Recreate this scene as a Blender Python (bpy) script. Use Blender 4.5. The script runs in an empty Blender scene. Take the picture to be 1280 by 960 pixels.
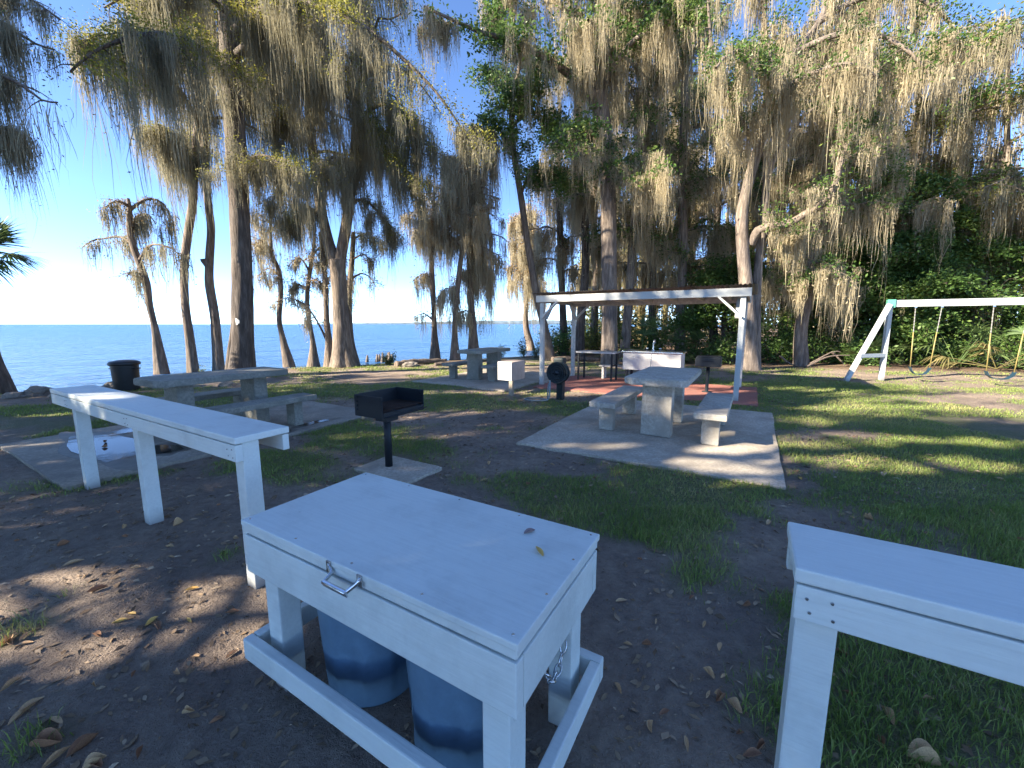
import bpy, bmesh, math, random
import numpy as np
from mathutils import Vector, Matrix, noise as mnoise
rng = np.random.default_rng(11)
random.seed(7)
SC = bpy.context.scene
COL = SC.collection
R = math.radians
# ------------------------------------------------------------------ camera geometry
FPX = 512.0
TH = math.atan(75/512)
CT, ST = math.cos(TH), math.sin(TH)
CAMH = 1.5
def W(px, py, y):
    """a point of the place seen towards (px, py) that stands y metres ahead"""
    u = (px-640)/FPX; v = (480-py)/FPX
    t = y/(CT+v*ST)
    return np.array([u*t, y, CAMH+(-ST+v*CT)*t])
def G(px, py, z=0.0):
    u = (px-640)/FPX; v = (480-py)/FPX
    t = (z-CAMH)/(-ST+v*CT)
    return np.array([u*t, (CT+v*ST)*t, z])
EX = np.array([.862, -.507]); NX = np.array([.507, .862])
RZ = math.atan2(-.507, .862)          # everything man-made here shares one heading
def ab(a, b, z=0.0):
    p = a*EX + b*NX
    return (float(p[0]), float(p[1]), z)
# ------------------------------------------------------------------ noise
def _h(ix, iy, s):
    n = (ix*374761393 + iy*668265263 + s*1442695041) & 0xffffffff
    n = ((n ^ (n >> 13))*1274126177) & 0xffffffff
    return ((n ^ (n >> 16)) & 0xffff)/65535.0
def vnoise(x, y, s=0):
    ix = np.floor(x).astype(np.int64); iy = np.floor(y).astype(np.int64)
    fx = x-ix; fy = y-iy
    fx = fx*fx*(3-2*fx); fy = fy*fy*(3-2*fy)
    a = _h(ix, iy, s); b = _h(ix+1, iy, s); c = _h(ix, iy+1, s); d = _h(ix+1, iy+1, s)
    return (a*(1-fx)+b*fx)*(1-fy)+(c*(1-fx)+d*fx)*fy
def fbm(x, y, s=0, o=4):
    r = 0; a = .5
    for k in range(o):
        r = r + a*vnoise(x*2**k, y*2**k, s+k*17); a *= .5
    return r/(1-.5**o)
def sstep(a, b, x):
    t = np.clip((x-a)/(b-a), 0, 1)
    return t*t*(3-2*t)
# ------------------------------------------------------------------ materials
def new_mat(name):
    m = bpy.data.materials.new(name); m.use_nodes = True
    nt = m.node_tree
    return m, nt, nt.nodes['Principled BSDF'], nt.nodes['Material Output']
def nd(nt, t, **kw):
    n = nt.nodes.new(t)
    for k, v in kw.items():
        if k.startswith('i_'):
            key = k[2:]
            n.inputs[int(key) if key.isdigit() else key].default_value = v
        else: setattr(n, k, v)
    return n
def ramp(nt, stops, fac=None):
    r = nt.nodes.new('ShaderNodeValToRGB')
    el = r.color_ramp.elements
    while len(el) < len(stops): el.new(.5)
    for e_, (p, c) in zip(el, stops):
        e_.position = p; e_.color = (*c, 1) if len(c) == 3 else c
    if fac is not None: nt.links.new(fac, r.inputs[0])
    return r
def tex(nt, scale, detail=5, rough=.6, vec=None, kind='ShaderNodeTexNoise'):
    n = nt.nodes.new(kind)
    n.inputs['Scale'].default_value = scale
    if 'Detail' in n.inputs: n.inputs['Detail'].default_value = detail
    if 'Roughness' in n.inputs: n.inputs['Roughness'].default_value = rough
    if vec is not None: nt.links.new(vec, n.inputs['Vector'])
    return n
def coord(nt, out='Object', scale=(1, 1, 1)):
    c = nt.nodes.new('ShaderNodeTexCoord')
    m = nt.nodes.new('ShaderNodeMapping'); m.inputs['Scale'].default_value = scale
    nt.links.new(c.outputs[out], m.inputs[0])
    return m.outputs[0]
def bump(nt, h, bs, strength=.3, dist=.02):
    b = nt.nodes.new('ShaderNodeBump'); b.inputs['Strength'].default_value = strength
    b.inputs['Distance'].default_value = dist
    nt.links.new(h, b.inputs['Height']); nt.links.new(b.outputs[0], bs.inputs['Normal'])
    return b
def mixc(nt, fac, a, b):
    m = nt.nodes.new('ShaderNodeMix'); m.data_type = 'RGBA'
    L = nt.links
    if hasattr(fac, 'links'): L.new(fac, m.inputs[0])
    else: m.inputs[0].default_value = fac
    for s, i in ((a, 6), (b, 7)):
        if hasattr(s, 'links'): L.new(s, m.inputs[i])
        else: m.inputs[i].default_value = (*s, 1)
    return m.outputs[2]
def painted_wood(name, base, grime=(.20, .19, .17), rough=.5, wear=.64):
    """brushed outdoor paint: grain, brush marks, scuffs and soil splashed on the feet"""
    m, nt, b, o = new_mat(name); L = nt.links
    c = coord(nt)
    n1 = tex(nt, 2.6, 6, .7, c); n2 = tex(nt, 38, 3, .5, c)
    r1 = ramp(nt, [(.28, tuple(x*.80 for x in base)), (.5, base), (.72, tuple(min(1, x*1.10) for x in base))], n1.outputs[0])
    st = tex(nt, 5, 4, .6, coord(nt, 'Object', (1, 16, 16)))
    rs = ramp(nt, [(.3, (.93, .935, .94)), (.62, (1.03, 1.03, 1.03))], st.outputs[0])
    mu = nd(nt, 'ShaderNodeMix', data_type='RGBA', blend_type='MULTIPLY'); mu.inputs[0].default_value = .8
    L.new(r1.outputs[0], mu.inputs[6]); L.new(rs.outputs[0], mu.inputs[7])
    v = tex(nt, 8, 6, .75, coord(nt, 'Object', (1, 3, 3)))
    r2 = ramp(nt, [(wear, (0, 0, 0)), (wear+.05, (1, 1, 1))], v.outputs[0])
    n4 = tex(nt, 60, 3, .6, coord(nt, 'Object', (.6, 2, 2)))
    r4 = ramp(nt, [(.60, (0, 0, 0)), (.68, (.7, .7, .7))], n4.outputs[0])
    mm = nd(nt, 'ShaderNodeMath', operation='MULTIPLY'); L.new(r2.outputs[0], mm.inputs[0]); L.new(r4.outputs[0], mm.inputs[1])
    c1 = mixc(nt, mm.outputs[0], mu.outputs[2], grime)
    # faint broad stains
    n5 = tex(nt, 1.3, 7, .8, c); r5 = ramp(nt, [(.52, (0, 0, 0)), (.75, (.5, .5, .5))], n5.outputs[0])
    c2 = mixc(nt, r5.outputs[0], c1, tuple(.55*x+.45*g for x, g in zip(base, grime)))
    # soil splashed on the lowest hand's breadth
    sx = nt.nodes.new('ShaderNodeSeparateXYZ'); gp = nt.nodes.new('ShaderNodeNewGeometry'); L.new(gp.outputs['Position'], sx.inputs[0])
    hz_ = nd(nt, 'ShaderNodeMath', operation='MULTIPLY_ADD'); hz_.inputs[1].default_value = .22; L.new(n1.outputs[0], hz_.inputs[0]); L.new(sx.outputs[2], hz_.inputs[2])
    rz_ = ramp(nt, [(.10, (.75, .75, .75)), (.24, (0, 0, 0))], hz_.outputs[0])
    L.new(mixc(nt, rz_.outputs[0], c2, (.16, .13, .11)), b.inputs['Base Color'])
    rr = nd(nt, 'ShaderNodeMapRange'); rr.inputs[3].default_value = rough-.12; rr.inputs[4].default_value = rough+.25
    L.new(n1.outputs[0], rr.inputs[0]); L.new(rr.outputs[0], b.inputs['Roughness'])
    ad = nd(nt, 'ShaderNodeMath', operation='ADD'); L.new(st.outputs[0], ad.inputs[0])
    ml = nd(nt, 'ShaderNodeMath', operation='MULTIPLY'); ml.inputs[1].default_value = .5; L.new(n2.outputs[0], ml.inputs[0]); L.new(ml.outputs[0], ad.inputs[1])
    ad2 = nd(nt, 'ShaderNodeMath', operation='SUBTRACT'); L.new(ad.outputs[0], ad2.inputs[0]); L.new(mm.outputs[0], ad2.inputs[1])
    bump(nt, ad2.outputs[0], b, .25, .006)
    return m
def concrete(name, lo, hi, stain, bmp=.35, wet=False):
    m, nt, b, o = new_mat(name); L = nt.links
    c = coord(nt)
    n1 = tex(nt, 1.6, 8, .68, c); n2 = tex(nt, 30, 5, .7, c); n3 = tex(nt, 160, 2, .5, c)
    r1 = ramp(nt, [(.28, lo), (.72, hi)], n1.outputs[0])
    r2 = ramp(nt, [(.35, (.55, .55, .55)), (.6, (1.05, 1.05, 1.05))], n2.outputs[0])
    mu = nd(nt, 'ShaderNodeMix', data_type='RGBA', blend_type='MULTIPLY'); mu.inputs[0].default_value = .8
    L.new(r1.outputs[0], mu.inputs[6]); L.new(r2.outputs[0], mu.inputs[7])
    n4 = tex(nt, .9, 6, .75, c)
    r4 = ramp(nt, [(.46, (0, 0, 0)), (.62, (1, 1, 1))], n4.outputs[0])
    L.new(mixc(nt, r4.outputs[0], mu.outputs[2], stain), b.inputs['Base Color'])
    b.inputs['Roughness'].default_value = .88
    ad = nd(nt, 'ShaderNodeMath', operation='ADD'); L.new(n2.outputs[0], ad.inputs[0]); L.new(n3.outputs[0], ad.inputs[1])
    bump(nt, ad.outputs[0], b, bmp, .008)
    return m
def plain(name, col, rough=.5, metal=0.0, var=.15, scale=12, bmp=.1):
    m, nt, b, o = new_mat(name); L = nt.links
    n = tex(nt, scale, 5, .65, coord(nt))
    r = ramp(nt, [(.3, tuple(x*(1-var) for x in col)), (.7, tuple(min(1, x*(1+var)) for x in col))], n.outputs[0])
    L.new(r.outputs[0], b.inputs['Base Color'])
    b.inputs['Roughness'].default_value = rough; b.inputs['Metallic'].default_value = metal
    if bmp: bump(nt, n.outputs[0], b, bmp, .01)
    return m
def leafy(name, cols, trans=.35, rough=.55, clump=1.1):
    """leaf or moss: colour differs from blade to blade and from clump to clump"""
    m, nt, b, o = new_mat(name); L = nt.links
    ge = nt.nodes.new('ShaderNodeNewGeometry')
    stops = [(i/(len(cols)-1), c) for i, c in enumerate(cols)]
    n = tex(nt, clump, 3, .5, coord(nt))
    mx = nd(nt, 'ShaderNodeMath', operation='MULTIPLY_ADD'); mx.inputs[1].default_value = .45
    L.new(ge.outputs['Random Per Island'], mx.inputs[0])
    mr = nd(nt, 'ShaderNodeMapRange'); mr.inputs[1].default_value = .3; mr.inputs[2].default_value = .7; mr.inputs[4].default_value = .55
    L.new(n.outputs[0], mr.inputs[0]); L.new(mr.outputs[0], mx.inputs[2])
    r = ramp(nt, stops, mx.outputs[0])
    L.new(r.outputs[0], b.inputs['Base Color']); b.inputs['Roughness'].default_value = rough
    b.inputs['Specular IOR Level'].default_value = .3
    t = nt.nodes.new('ShaderNodeBsdfTranslucent'); L.new(r.outputs[0], t.inputs[0])
    ms = nt.nodes.new('ShaderNodeMixShader'); ms.inputs[0].default_value = trans
    L.new(b.outputs[0], ms.inputs[1]); L.new(t.outputs[0], ms.inputs[2]); L.new(ms.outputs[0], o.inputs[0])
    return m
def bark(name, lo, hi, sc=1.0):
    m, nt, b, o = new_mat(name); L = nt.links
    c = coord(nt, 'Object', (9*sc, 9*sc, 1.3*sc))
    n1 = tex(nt, 1.6, 7, .7, c); n2 = tex(nt, .7, 3, .6, coord(nt))
    r = ramp(nt, [(.32, tuple(x*.55 for x in lo)), (.48, lo), (.7, hi)], n1.outputs[0])
    r2 = ramp(nt, [(.4, (.75, .75, .78)), (.62, (1.1, 1.06, 1.0))], n2.outputs[0])
    mu = nd(nt, 'ShaderNodeMix', data_type='RGBA', blend_type='MULTIPLY'); mu.inputs[0].default_value = .9
    L.new(r.outputs[0], mu.inputs[6]); L.new(r2.outputs[0], mu.inputs[7])
    L.new(mu.outputs[2], b.inputs['Base Color']); b.inputs['Roughness'].default_value = .9
    bump(nt, n1.outputs[0], b, .8, .05)
    return m
M = {}
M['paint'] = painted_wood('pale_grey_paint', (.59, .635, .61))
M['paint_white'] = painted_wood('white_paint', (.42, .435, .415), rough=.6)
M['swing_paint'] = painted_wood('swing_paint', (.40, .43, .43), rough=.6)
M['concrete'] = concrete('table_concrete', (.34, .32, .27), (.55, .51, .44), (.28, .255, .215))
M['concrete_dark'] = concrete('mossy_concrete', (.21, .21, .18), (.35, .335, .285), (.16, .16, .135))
M['pad'] = concrete('pad_concrete', (.36, .315, .25), (.56, .49, .395), (.28, .24, .185), .3)
M['pad_brown'] = concrete('stained_pad_concrete', (.26, .23, .18), (.42, .37, .30), (.19, .165, .135), .3)
M['red'] = concrete('red_painted_concrete', (.30, .105, .08), (.42, .165, .125), (.27, .13, .10), .25)
M['black_metal'] = plain('black_painted_steel', (.004, .008, .013), .6, 0, .3)
M['rust'] = plain('rusty_grate', (.04, .022, .015), .9, .2, .4, 30, .3)
M['bin_blue'] = plain('dark_blue_plastic', (.10, .175, .25), .5, 0, .2, 8, .05)
M['bin_black'] = plain('black_plastic', (.016, .018, .020), .5, 0, .2, 8, .05)
M['reel'] = plain('dark_green_plastic', (.004, .012, .013), .65, 0, .2, 10, .05)
M['hose'] = plain('grey_green_hose', (.17, .20, .20), .45, 0, .2, 10, .05)
M['galv'] = plain('galvanised_steel', (.62, .64, .66), .25, 1.0, .12, 25, .08)
M['chain'] = plain('dull_chain', (.36, .35, .32), .5, .4, .15, 25, .05)
M['white_enamel'] = plain('scuffed_white_laminate', (.46, .46, .45), .45, 0, .18, 5, .04)
M['beige'] = plain('beige_board', (.42, .33, .27), .7, 0, .12, 9, .08)
M['sand_post'] = plain('weathered_post', (.30, .25, .19), .85, 0, .25, 20, .3)
M['roof'] = plain('weathered_roof_metal', (.20, .18, .155), .55, .4, .35, 6, .1)
M['joist'] = plain('grey_brown_timber', (.50, .49, .455), .8, 0, .25, 14, .2)
M['yellow'] = plain('yellow_sleeve', (.25, .20, .07), .5, 0, .15, 10, .05)
M['swing_blue'] = plain('dark_blue_rubber', (.014, .04, .065), .5, 0, .2, 10, .05)
M['green_bracket'] = plain('green_bracket_paint', (.10, .33, .24), .5, .2, .15, 10, .05)
M['rock'] = concrete('shore_rock', (.22, .19, .16), (.42, .37, .31), (.14, .12, .10), .9)
M['bark_grey'] = bark('grey_bark', (.15, .122, .10), (.33, .28, .235))
M['bark_pale'] = bark('pale_cypress_bark', (.15, .118, .09), (.33, .27, .215))
M['bark_dark'] = bark('dark_bark', (.085, .068, .056), (.20, .168, .14))
M['dead'] = bark('dead_wood', (.13, .10, .08), (.32, .26, .21), 2)
M['moss'] = leafy('spanish_moss', [(.15, .143, .095), (.28, .258, .18), (.44, .40, .27)], .5, .9, .8)
M['moss_pale'] = leafy('sunlight_tinted_moss', [(.28, .245, .16), (.44, .385, .265), (.60, .525, .37)], .55, .9, .8)  # paler copy of the moss: the glow of sunlight is put into its colour
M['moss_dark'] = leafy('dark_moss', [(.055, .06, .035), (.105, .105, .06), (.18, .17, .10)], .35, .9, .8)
M['leaf_cyp'] = leafy('cypress_needles', [(.11, .13, .025), (.26, .26, .045), (.44, .36, .07)], .45)
M['leaf_rust'] = leafy('autumn_cypress_needles', [(.16, .11, .05), (.30, .20, .10), (.40, .30, .17)], .45)
M['leaf_oak'] = leafy('oak_leaves', [(.035, .07, .02), (.09, .165, .04), (.20, .255, .065)], .42, .4)
M['leaf_dark'] = leafy('dark_evergreen_leaves', [(.032, .066, .02), (.085, .16, .04), (.20, .28, .07)], .42, .4)
M['leaf_yel'] = leafy('yellow_green_leaves', [(.06, .09, .02), (.15, .17, .035), (.30, .27, .06)], .45, .5)
M['palm'] = leafy('palm_fan', [(.04, .075, .03), (.10, .16, .055), (.22, .26, .10)], .3, .45)
M['palm_yel'] = leafy('yellowing_palm_fan', [(.12, .125, .04), (.24, .21, .09), (.36, .30, .15)], .4, .5)
M['deepwood'] = leafy('deep_wood_foliage', [(.14, .15, .05), (.30, .26, .12), (.52, .43, .26)], .55, .8, .25)
M['grass'] = leafy('lawn_grass', [(.10, .155, .035), (.215, .295, .07), (.46, .40, .19)], .4, .5, .9)
M['reed'] = leafy('shore_weeds', [(.05, .08, .03), (.11, .14, .05), (.22, .21, .10)], .4, .5)
M['fl_tan'] = plain('dry_tan_leaf', (.52, .34, .18), .7, 0, .3, 25, .2)
M['fl_brown'] = plain('dry_brown_leaf', (.27, .135, .07), .7, 0, .35, 25, .2)
M['fl_yellow'] = plain('yellow_leaf', (.66, .43, .12), .6, 0, .25, 25, .2)
M['fl_grey'] = plain('dull_purple_brown_leaf', (.27, .19, .18), .7, 0, .3, 25, .2)

# puddle: a film of still water over darkened concrete
m, nt, b, o = new_mat('puddle_water'); M['puddle'] = m; L = nt.links
M['wet'] = plain('wet_concrete', (.135, .118, .094), .55, 0, .3, 6, .05)
pc = coord(nt)
b.inputs['Base Color'].default_value = (.035, .032, .028, 1); b.inputs['Roughness'].default_value = .07; b.inputs['Specular IOR Level'].default_value = .2
bump(nt, tex(nt, 2.2, 3, .5, pc).outputs[0], b, .05, .02)
# the film thins out to damp concrete towards its ragged rim
gc_ = nt.nodes.new('ShaderNodeTexCoord'); vm = nd(nt, 'ShaderNodeVectorMath', operation='MULTIPLY_ADD')
vm.inputs[1].default_value = (2, 2, 0); vm.inputs[2].default_value = (-1, -1, 0); L.new(gc_.outputs['Generated'], vm.inputs[0])
vl = nd(nt, 'ShaderNodeVectorMath', operation='LENGTH'); L.new(vm.outputs[0], vl.inputs[0])
nn = tex(nt, 3.5, 7, .72, pc)
ra = nd(nt, 'ShaderNodeMath', operation='MULTIPLY_ADD'); ra.inputs[1].default_value = 1.7; L.new(nn.outputs[0], ra.inputs[0]); L.new(vl.outputs['Value'], ra.inputs[2])
fr = ramp(nt, [(.28, (.92, .92, .92)), (.52, (0, 0, 0))])
sc_ = nd(nt, 'ShaderNodeMath', operation='MULTIPLY_ADD'); sc_.inputs[1].default_value = .5; sc_.inputs[2].default_value = -.42; L.new(ra.outputs[0], sc_.inputs[0]); L.new(sc_.outputs[0], fr.inputs[0])
tb = nt.nodes.new('ShaderNodeBsdfTransparent'); ms = nt.nodes.new('ShaderNodeMixShader')
L.new(fr.outputs[0], ms.inputs[0]); L.new(tb.outputs[0], ms.inputs[1]); L.new(b.outputs[0], ms.inputs[2]); L.new(ms.outputs[0], o.inputs[0])
M['wet'].node_tree.nodes['Principled BSDF'].inputs['Specular IOR Level'].default_value = .22
# lake
m, nt, b, o = new_mat('lake_water'); M['water'] = m
b.inputs['Base Color'].default_value = (.02, .085, .235, 1); b.inputs['Roughness'].default_value = .22; b.inputs['Specular IOR Level'].default_value = .08
b.inputs['IOR'].default_value = 1.33
w1 = tex(nt, 1.0, 6, .62, coord(nt, 'Object', (.55, 1.6, 1)))
w2 = tex(nt, .10, 4, .6, coord(nt, 'Object', (.5, 1.8, 1)))
ad = nd(nt, 'ShaderNodeMath', operation='ADD'); nt.links.new(w1.outputs[0], ad.inputs[0])
ml = nd(nt, 'ShaderNodeMath', operation='MULTIPLY'); ml.inputs[1].default_value = 2.5
nt.links.new(w2.outputs[0], ml.inputs[0]); nt.links.new(ml.outputs[0], ad.inputs[1])
bump(nt, ad.outputs[0], b, 1.0, .9)
# ground: bare soil, leaf litter and the soil under the lawn
m, nt, b, o = new_mat('ground_soil'); M['ground'] = m; L = nt.links
c = coord(nt)
n1 = tex(nt, .9, 8, .7, c); n2 = tex(nt, 14, 6, .75, c); n3 = tex(nt, 70, 4, .7, c)
dirt = ramp(nt, [(.25, (.23, .18, .145)), (.5, (.40, .32, .255)), (.78, (.56, .46, .36))], n2.outputs[0])
big = ramp(nt, [(.35, (.62, .6, .62)), (.65, (1.12, 1.08, 1.02))], n1.outputs[0])
mu = nd(nt, 'ShaderNodeMix', data_type='RGBA', blend_type='MULTIPLY'); mu.inputs[0].default_value = 1
L.new(dirt.outputs[0], mu.inputs[6]); L.new(big.outputs[0], mu.inputs[7])
spk = ramp(nt, [(.66, (0, 0, 0)), (.74, (1, 1, 1))], n3.outputs[0])
soil = mixc(nt, spk.outputs[0], mu.outputs[2], (.52, .40, .29))
at = nd(nt, 'ShaderNodeAttribute', attribute_name='grass')
n5 = tex(nt, 45, 4, .7, c)
turf = ramp(nt, [(.3, (.11, .12, .055)), (.55, (.22, .225, .10)), (.78, (.40, .32, .19))], n5.outputs[0])
s2 = mixc(nt, at.outputs['Fac'], soil, turf.outputs[0])
al = nd(nt, 'ShaderNodeAttribute', attribute_name='litter')
lit = ramp(nt, [(.3, (.08, .05, .03)), (.5, (.21, .135, .08)), (.75, (.42, .29, .17))], n3.outputs[0])
s3 = mixc(nt, al.outputs['Fac'], s2, lit.outputs[0])
L.new(s3, b.inputs['Base Color']); b.inputs['Roughness'].default_value = .95
ad = nd(nt, 'ShaderNodeMath', operation='ADD'); L.new(n2.outputs[0], ad.inputs[0])
ml = nd(nt, 'ShaderNodeMath', operation='MULTIPLY'); ml.inputs[1].default_value = .5; L.new(n3.outputs[0], ml.inputs[0]); L.new(ml.outputs[0], ad.inputs[1])
bump(nt, ad.outputs[0], b, 1.0, .13)

# ------------------------------------------------------------------ object helpers
def link(name, me, parent=None):
    o = bpy.data.objects.new(name, me); COL.objects.link(o)
    if parent is not None: o.parent = parent
    return o
def tag(o, label=None, cat=None, group=None, kind=None):
    if label: o['label'] = label
    if cat: o['category'] = cat
    if group: o['group'] = group
    if kind: o['kind'] = kind
    return o
def thing(name, label, cat, loc, rz=0.0, group=None):
    o = bpy.data.objects.new(name, None); COL.objects.link(o)
    o.location = loc; o.rotation_euler = (0, 0, rz); o.empty_display_size = .2
    return tag(o, label, cat, group)
def dup(root, loc, label=None, rz=None):
    r = root.copy(); COL.objects.link(r); r.location = loc
    if rz is not None: r.rotation_euler = (0, 0, rz)
    if label: r['label'] = label
    for ch in list(root.children):
        c = ch.copy(); COL.objects.link(c); c.parent = r
        for g in list(ch.children):
            d = g.copy(); COL.objects.link(d); d.parent = c
    return r
class B:
    def __init__(self): self.bm = bmesh.new()
    def _add(self, verts, M4):
        for v in verts: v.co = M4 @ v.co
    def box(self, c, s, rot=(0, 0, 0), bev=.004, seg=2):
        r = bmesh.ops.create_cube(self.bm, size=1)
        vs = r['verts']
        for v in vs: v.co = Vector((v.co.x*s[0], v.co.y*s[1], v.co.z*s[2]))
        if bev:
            es = list({e for v in vs for e in v.link_edges})
            q = bmesh.ops.bevel(self.bm, geom=es, offset=min(bev, min(s)*.3), segments=seg, affect='EDGES', profile=.6)
            vs = list({v for f in q['faces'] for v in f.verts} | {v for v in vs if v.is_valid})
        from mathutils import Euler
        self._add(vs, Matrix.Translation(c) @ Euler(rot).to_matrix().to_4x4())
        return self
    def bar(self, p, q, w, h, bev=.004, up=(0, 0, 1)):
        p, q = Vector(p), Vector(q); d = q-p
        x = d.normalized(); y = Vector(up).cross(x).normalized(); z = x.cross(y)
        m3 = Matrix((x, y, z)).transposed().to_4x4()
        r = bmesh.ops.create_cube(self.bm, size=1); vs = r['verts']
        for v in vs: v.co = Vector((v.co.x*d.length, v.co.y*w, v.co.z*h))
        if bev:
            es = list({e for v in vs for e in v.link_edges})
            qq = bmesh.ops.bevel(self.bm, geom=es, offset=bev, segments=2, affect='EDGES')
            vs = list({v for f in qq['faces'] for v in f.verts} | {v for v in vs if v.is_valid})
        self._add(vs, Matrix.Translation((p+q)/2) @ m3)
        return self
    def lathe(self, prof, n=24, c=(0, 0, 0), flute=None, axis=None):
        rings = []
        for (r_, z) in prof:
            ring = []
            for k in range(n):
                a = 2*math.pi*k/n
                rr = r_*(1+(flute(a, z) if flute else 0))
                ring.append(Vector((rr*math.cos(a), rr*math.sin(a), z)))
            rings.append(ring)
        M4 = Matrix.Translation(c)
        if axis is not None: M4 = M4 @ Vector((0, 0, 1)).rotation_difference(Vector(axis)).to_matrix().to_4x4()
        vs = [[self.bm.verts.new(M4 @ v) for v in ring] for ring in rings]
        for i in range(len(vs)-1):
            for k in range(n):
                f = self.bm.faces.new((vs[i][k], vs[i][(k+1) % n], vs[i+1][(k+1) % n], vs[i+1][k])); f.smooth = True
        if prof[0][0] > 1e-4: self.bm.faces.new(vs[0][::-1])
        if prof[-1][0] > 1e-4: self.bm.faces.new(vs[-1])
        return self
    def tube(self, pts, r, n=8, closed=False):
        pts = [Vector(p) for p in pts]; N = len(pts)
        rad = r if hasattr(r, '__len__') else [r]*N
        rings = []; prev = None
        for i, p in enumerate(pts):
            if closed: d = pts[(i+1) % N]-pts[i-1]
            else: d = pts[min(i+1, N-1)]-pts[max(i-1, 0)]
            d.normalize()
            if prev is None:
                u = d.cross(Vector((0, 0, 1)))
                if u.length < .05: u = d.cross(Vector((0, 1, 0)))
            else: u = prev-d*prev.dot(d)
            u.normalize(); prev = u; w = d.cross(u)
            rings.append([self.bm.verts.new(p+(u*math.cos(2*math.pi*k/n)+w*math.sin(2*math.pi*k/n))*rad[i]) for k in range(n)])
        for i in range(N if closed else N-1):
            a, b_ = rings[i], rings[(i+1) % N]
            for k in range(n):
                f = self.bm.faces.new((a[k], a[(k+1) % n], b_[(k+1) % n], b_[k])); f.smooth = True
        if not closed:
            self.bm.faces.new(rings[0][::-1]); self.bm.faces.new(rings[-1])
        return self
    def prism(self, poly, z0, z1, bev=.01):
        lo = [self.bm.verts.new((x, y, z0)) for x, y in poly]; hi = [self.bm.verts.new((x, y, z1)) for x, y in poly]
        n = len(poly); fs = [self.bm.faces.new(lo[::-1]), self.bm.faces.new(hi)]
        for k in range(n): fs.append(self.bm.faces.new((lo[k], lo[(k+1) % n], hi[(k+1) % n], hi[k])))
        if bev:
            es = list({e for f in fs for e in f.edges})
            bmesh.ops.bevel(self.bm, geom=es, offset=bev, segments=2, affect='EDGES')
        return self
    def jitter(self, amp, sc=3.0, s=0):
        for v in self.bm.verts:
            n_ = mnoise.noise_vector(v.co*sc+Vector((s*7.3, s*3.1, 0)))
            v.co += n_*amp
        return self
    def obj(self, name, mat, parent=None):
        bmesh.ops.recalc_face_normals(self.bm, faces=self.bm.faces[:])
        me = bpy.data.meshes.new(name); self.bm.to_mesh(me); self.bm.free()
        me.materials.append(mat)
        return link(name, me, parent)
def npmesh(name, V, F, mat, parent=None, smooth=False):
    V = np.asarray(V, np.float32); F = np.asarray(F, np.int32)
    me = bpy.data.meshes.new(name)
    me.vertices.add(len(V)); me.vertices.foreach_set('co', V.ravel())
    k = F.shape[1]
    me.loops.add(F.size); me.loops.foreach_set('vertex_index', F.ravel())
    me.polygons.add(len(F)); me.polygons.foreach_set('loop_start', np.arange(0, F.size, k, dtype=np.int32))
    if smooth: me.polygons.foreach_set('use_smooth', np.ones(len(F), bool))
    me.update(calc_edges=True)
    me.materials.append(mat)
    return link(name, me, parent)
# ================================================================== MAN-MADE THINGS
# local frame of each: x along EX, y along NX
# ---- trash enclosure in the foreground
def screws(bb, pts, nrm_y, r=.006):
    for x, y, z in pts: bb.lathe([(r, 0), (r*.8, .0025)], 8, (x, y, z), axis=(0, nrm_y, 0))
t = thing('trash_enclosure', 'pale grey painted wooden box on legs with a metal handle, housing two blue barrels', 'trash box', ab(-1.06, 1.068), RZ)
X, Yh, Z = .62, .298, .74
B().box((0, 0, Z-.011), (2*X+.012, 2*Yh+.012, .022), bev=.004).box((0, 0, Z-.0365), (2*X, 2*Yh, .029), bev=.004).obj('lid', M['paint'], t)
for s in (-1, 1):
    B().box((0, s*(Yh-.019), .60), (2*X, .038, .158), bev=.005).obj('apron_board', M['paint'], t)
    B().box((s*(X-.019), 0, .60), (.038, 2*Yh-.08, .156), bev=.005).obj('apron_board', M['paint'], t)
    B().box((0, s*(Yh+.012), .185), (2*X+.06, .04, .09), bev=.006).obj('bottom_rail', M['paint'], t)
    B().box((s*(X+.010), 0, .186), (.04, 2*Yh-.02, .088), bev=.006).obj('bottom_rail', M['paint'], t)
    for q in (-1, 1):
        B().box((s*(X-.086), q*(Yh-.083), .34), (.09, .09, .70), bev=.006).obj('leg', M['paint'], t)
hb = B()
hx, hz = -.005, .712
hb.tube([(hx-.075, -Yh-.008, hz+.012), (hx-.06, -Yh-.010, hz-.008), (hx-.052, -Yh-.045, hz-.020), (hx+.052, -Yh-.045, hz-.020), (hx+.06, -Yh-.010, hz-.008), (hx+.075, -Yh-.008, hz+.012)], .008, 10)
hb.box((hx, -Yh-.046, hz-.024), (.115, .006, .022), (.35, 0, 0), .002)
for s in (-1, 1): hb.box((hx+s*.074, -Yh-.009, hz+.006), (.024, .005, .040), (0, 0, 0), .002); hb.lathe([(.006, 0), (.004, .004)], 8, (hx+s*.074, -Yh-.0115, hz+.014), axis=(0, -1, 0))
hb.obj('handle', M['galv'], t)
cb = B()
cp = [Vector((X-.055, -.06+.022*k, .53-.21*math.sin(math.pi*(k+.6)/12))) for k in range(12)]
for k in range(11):
    p, q = cp[k], cp[k+1]; d = (q-p).normalized(); c_ = (p+q)/2
    u = d.cross(Vector((1, 0, 0))).normalized() if k % 2 else d.cross(d.cross(Vector((1, 0, 0)))).normalized()
    cb.tube([c_+d*math.cos(a)*.021+u*math.sin(a)*.011 for a in [2*math.pi*i/12 for i in range(12)]], .0032, 6, True)
cb.obj('chain', M['galv'], t)
nb = B()
for x in (-.60, -.30, .0, .30, .60):
    for y in (-.28, .28): nb.lathe([(.005, 0), (.004, .0015)], 8, (x, y, Z))
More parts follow.
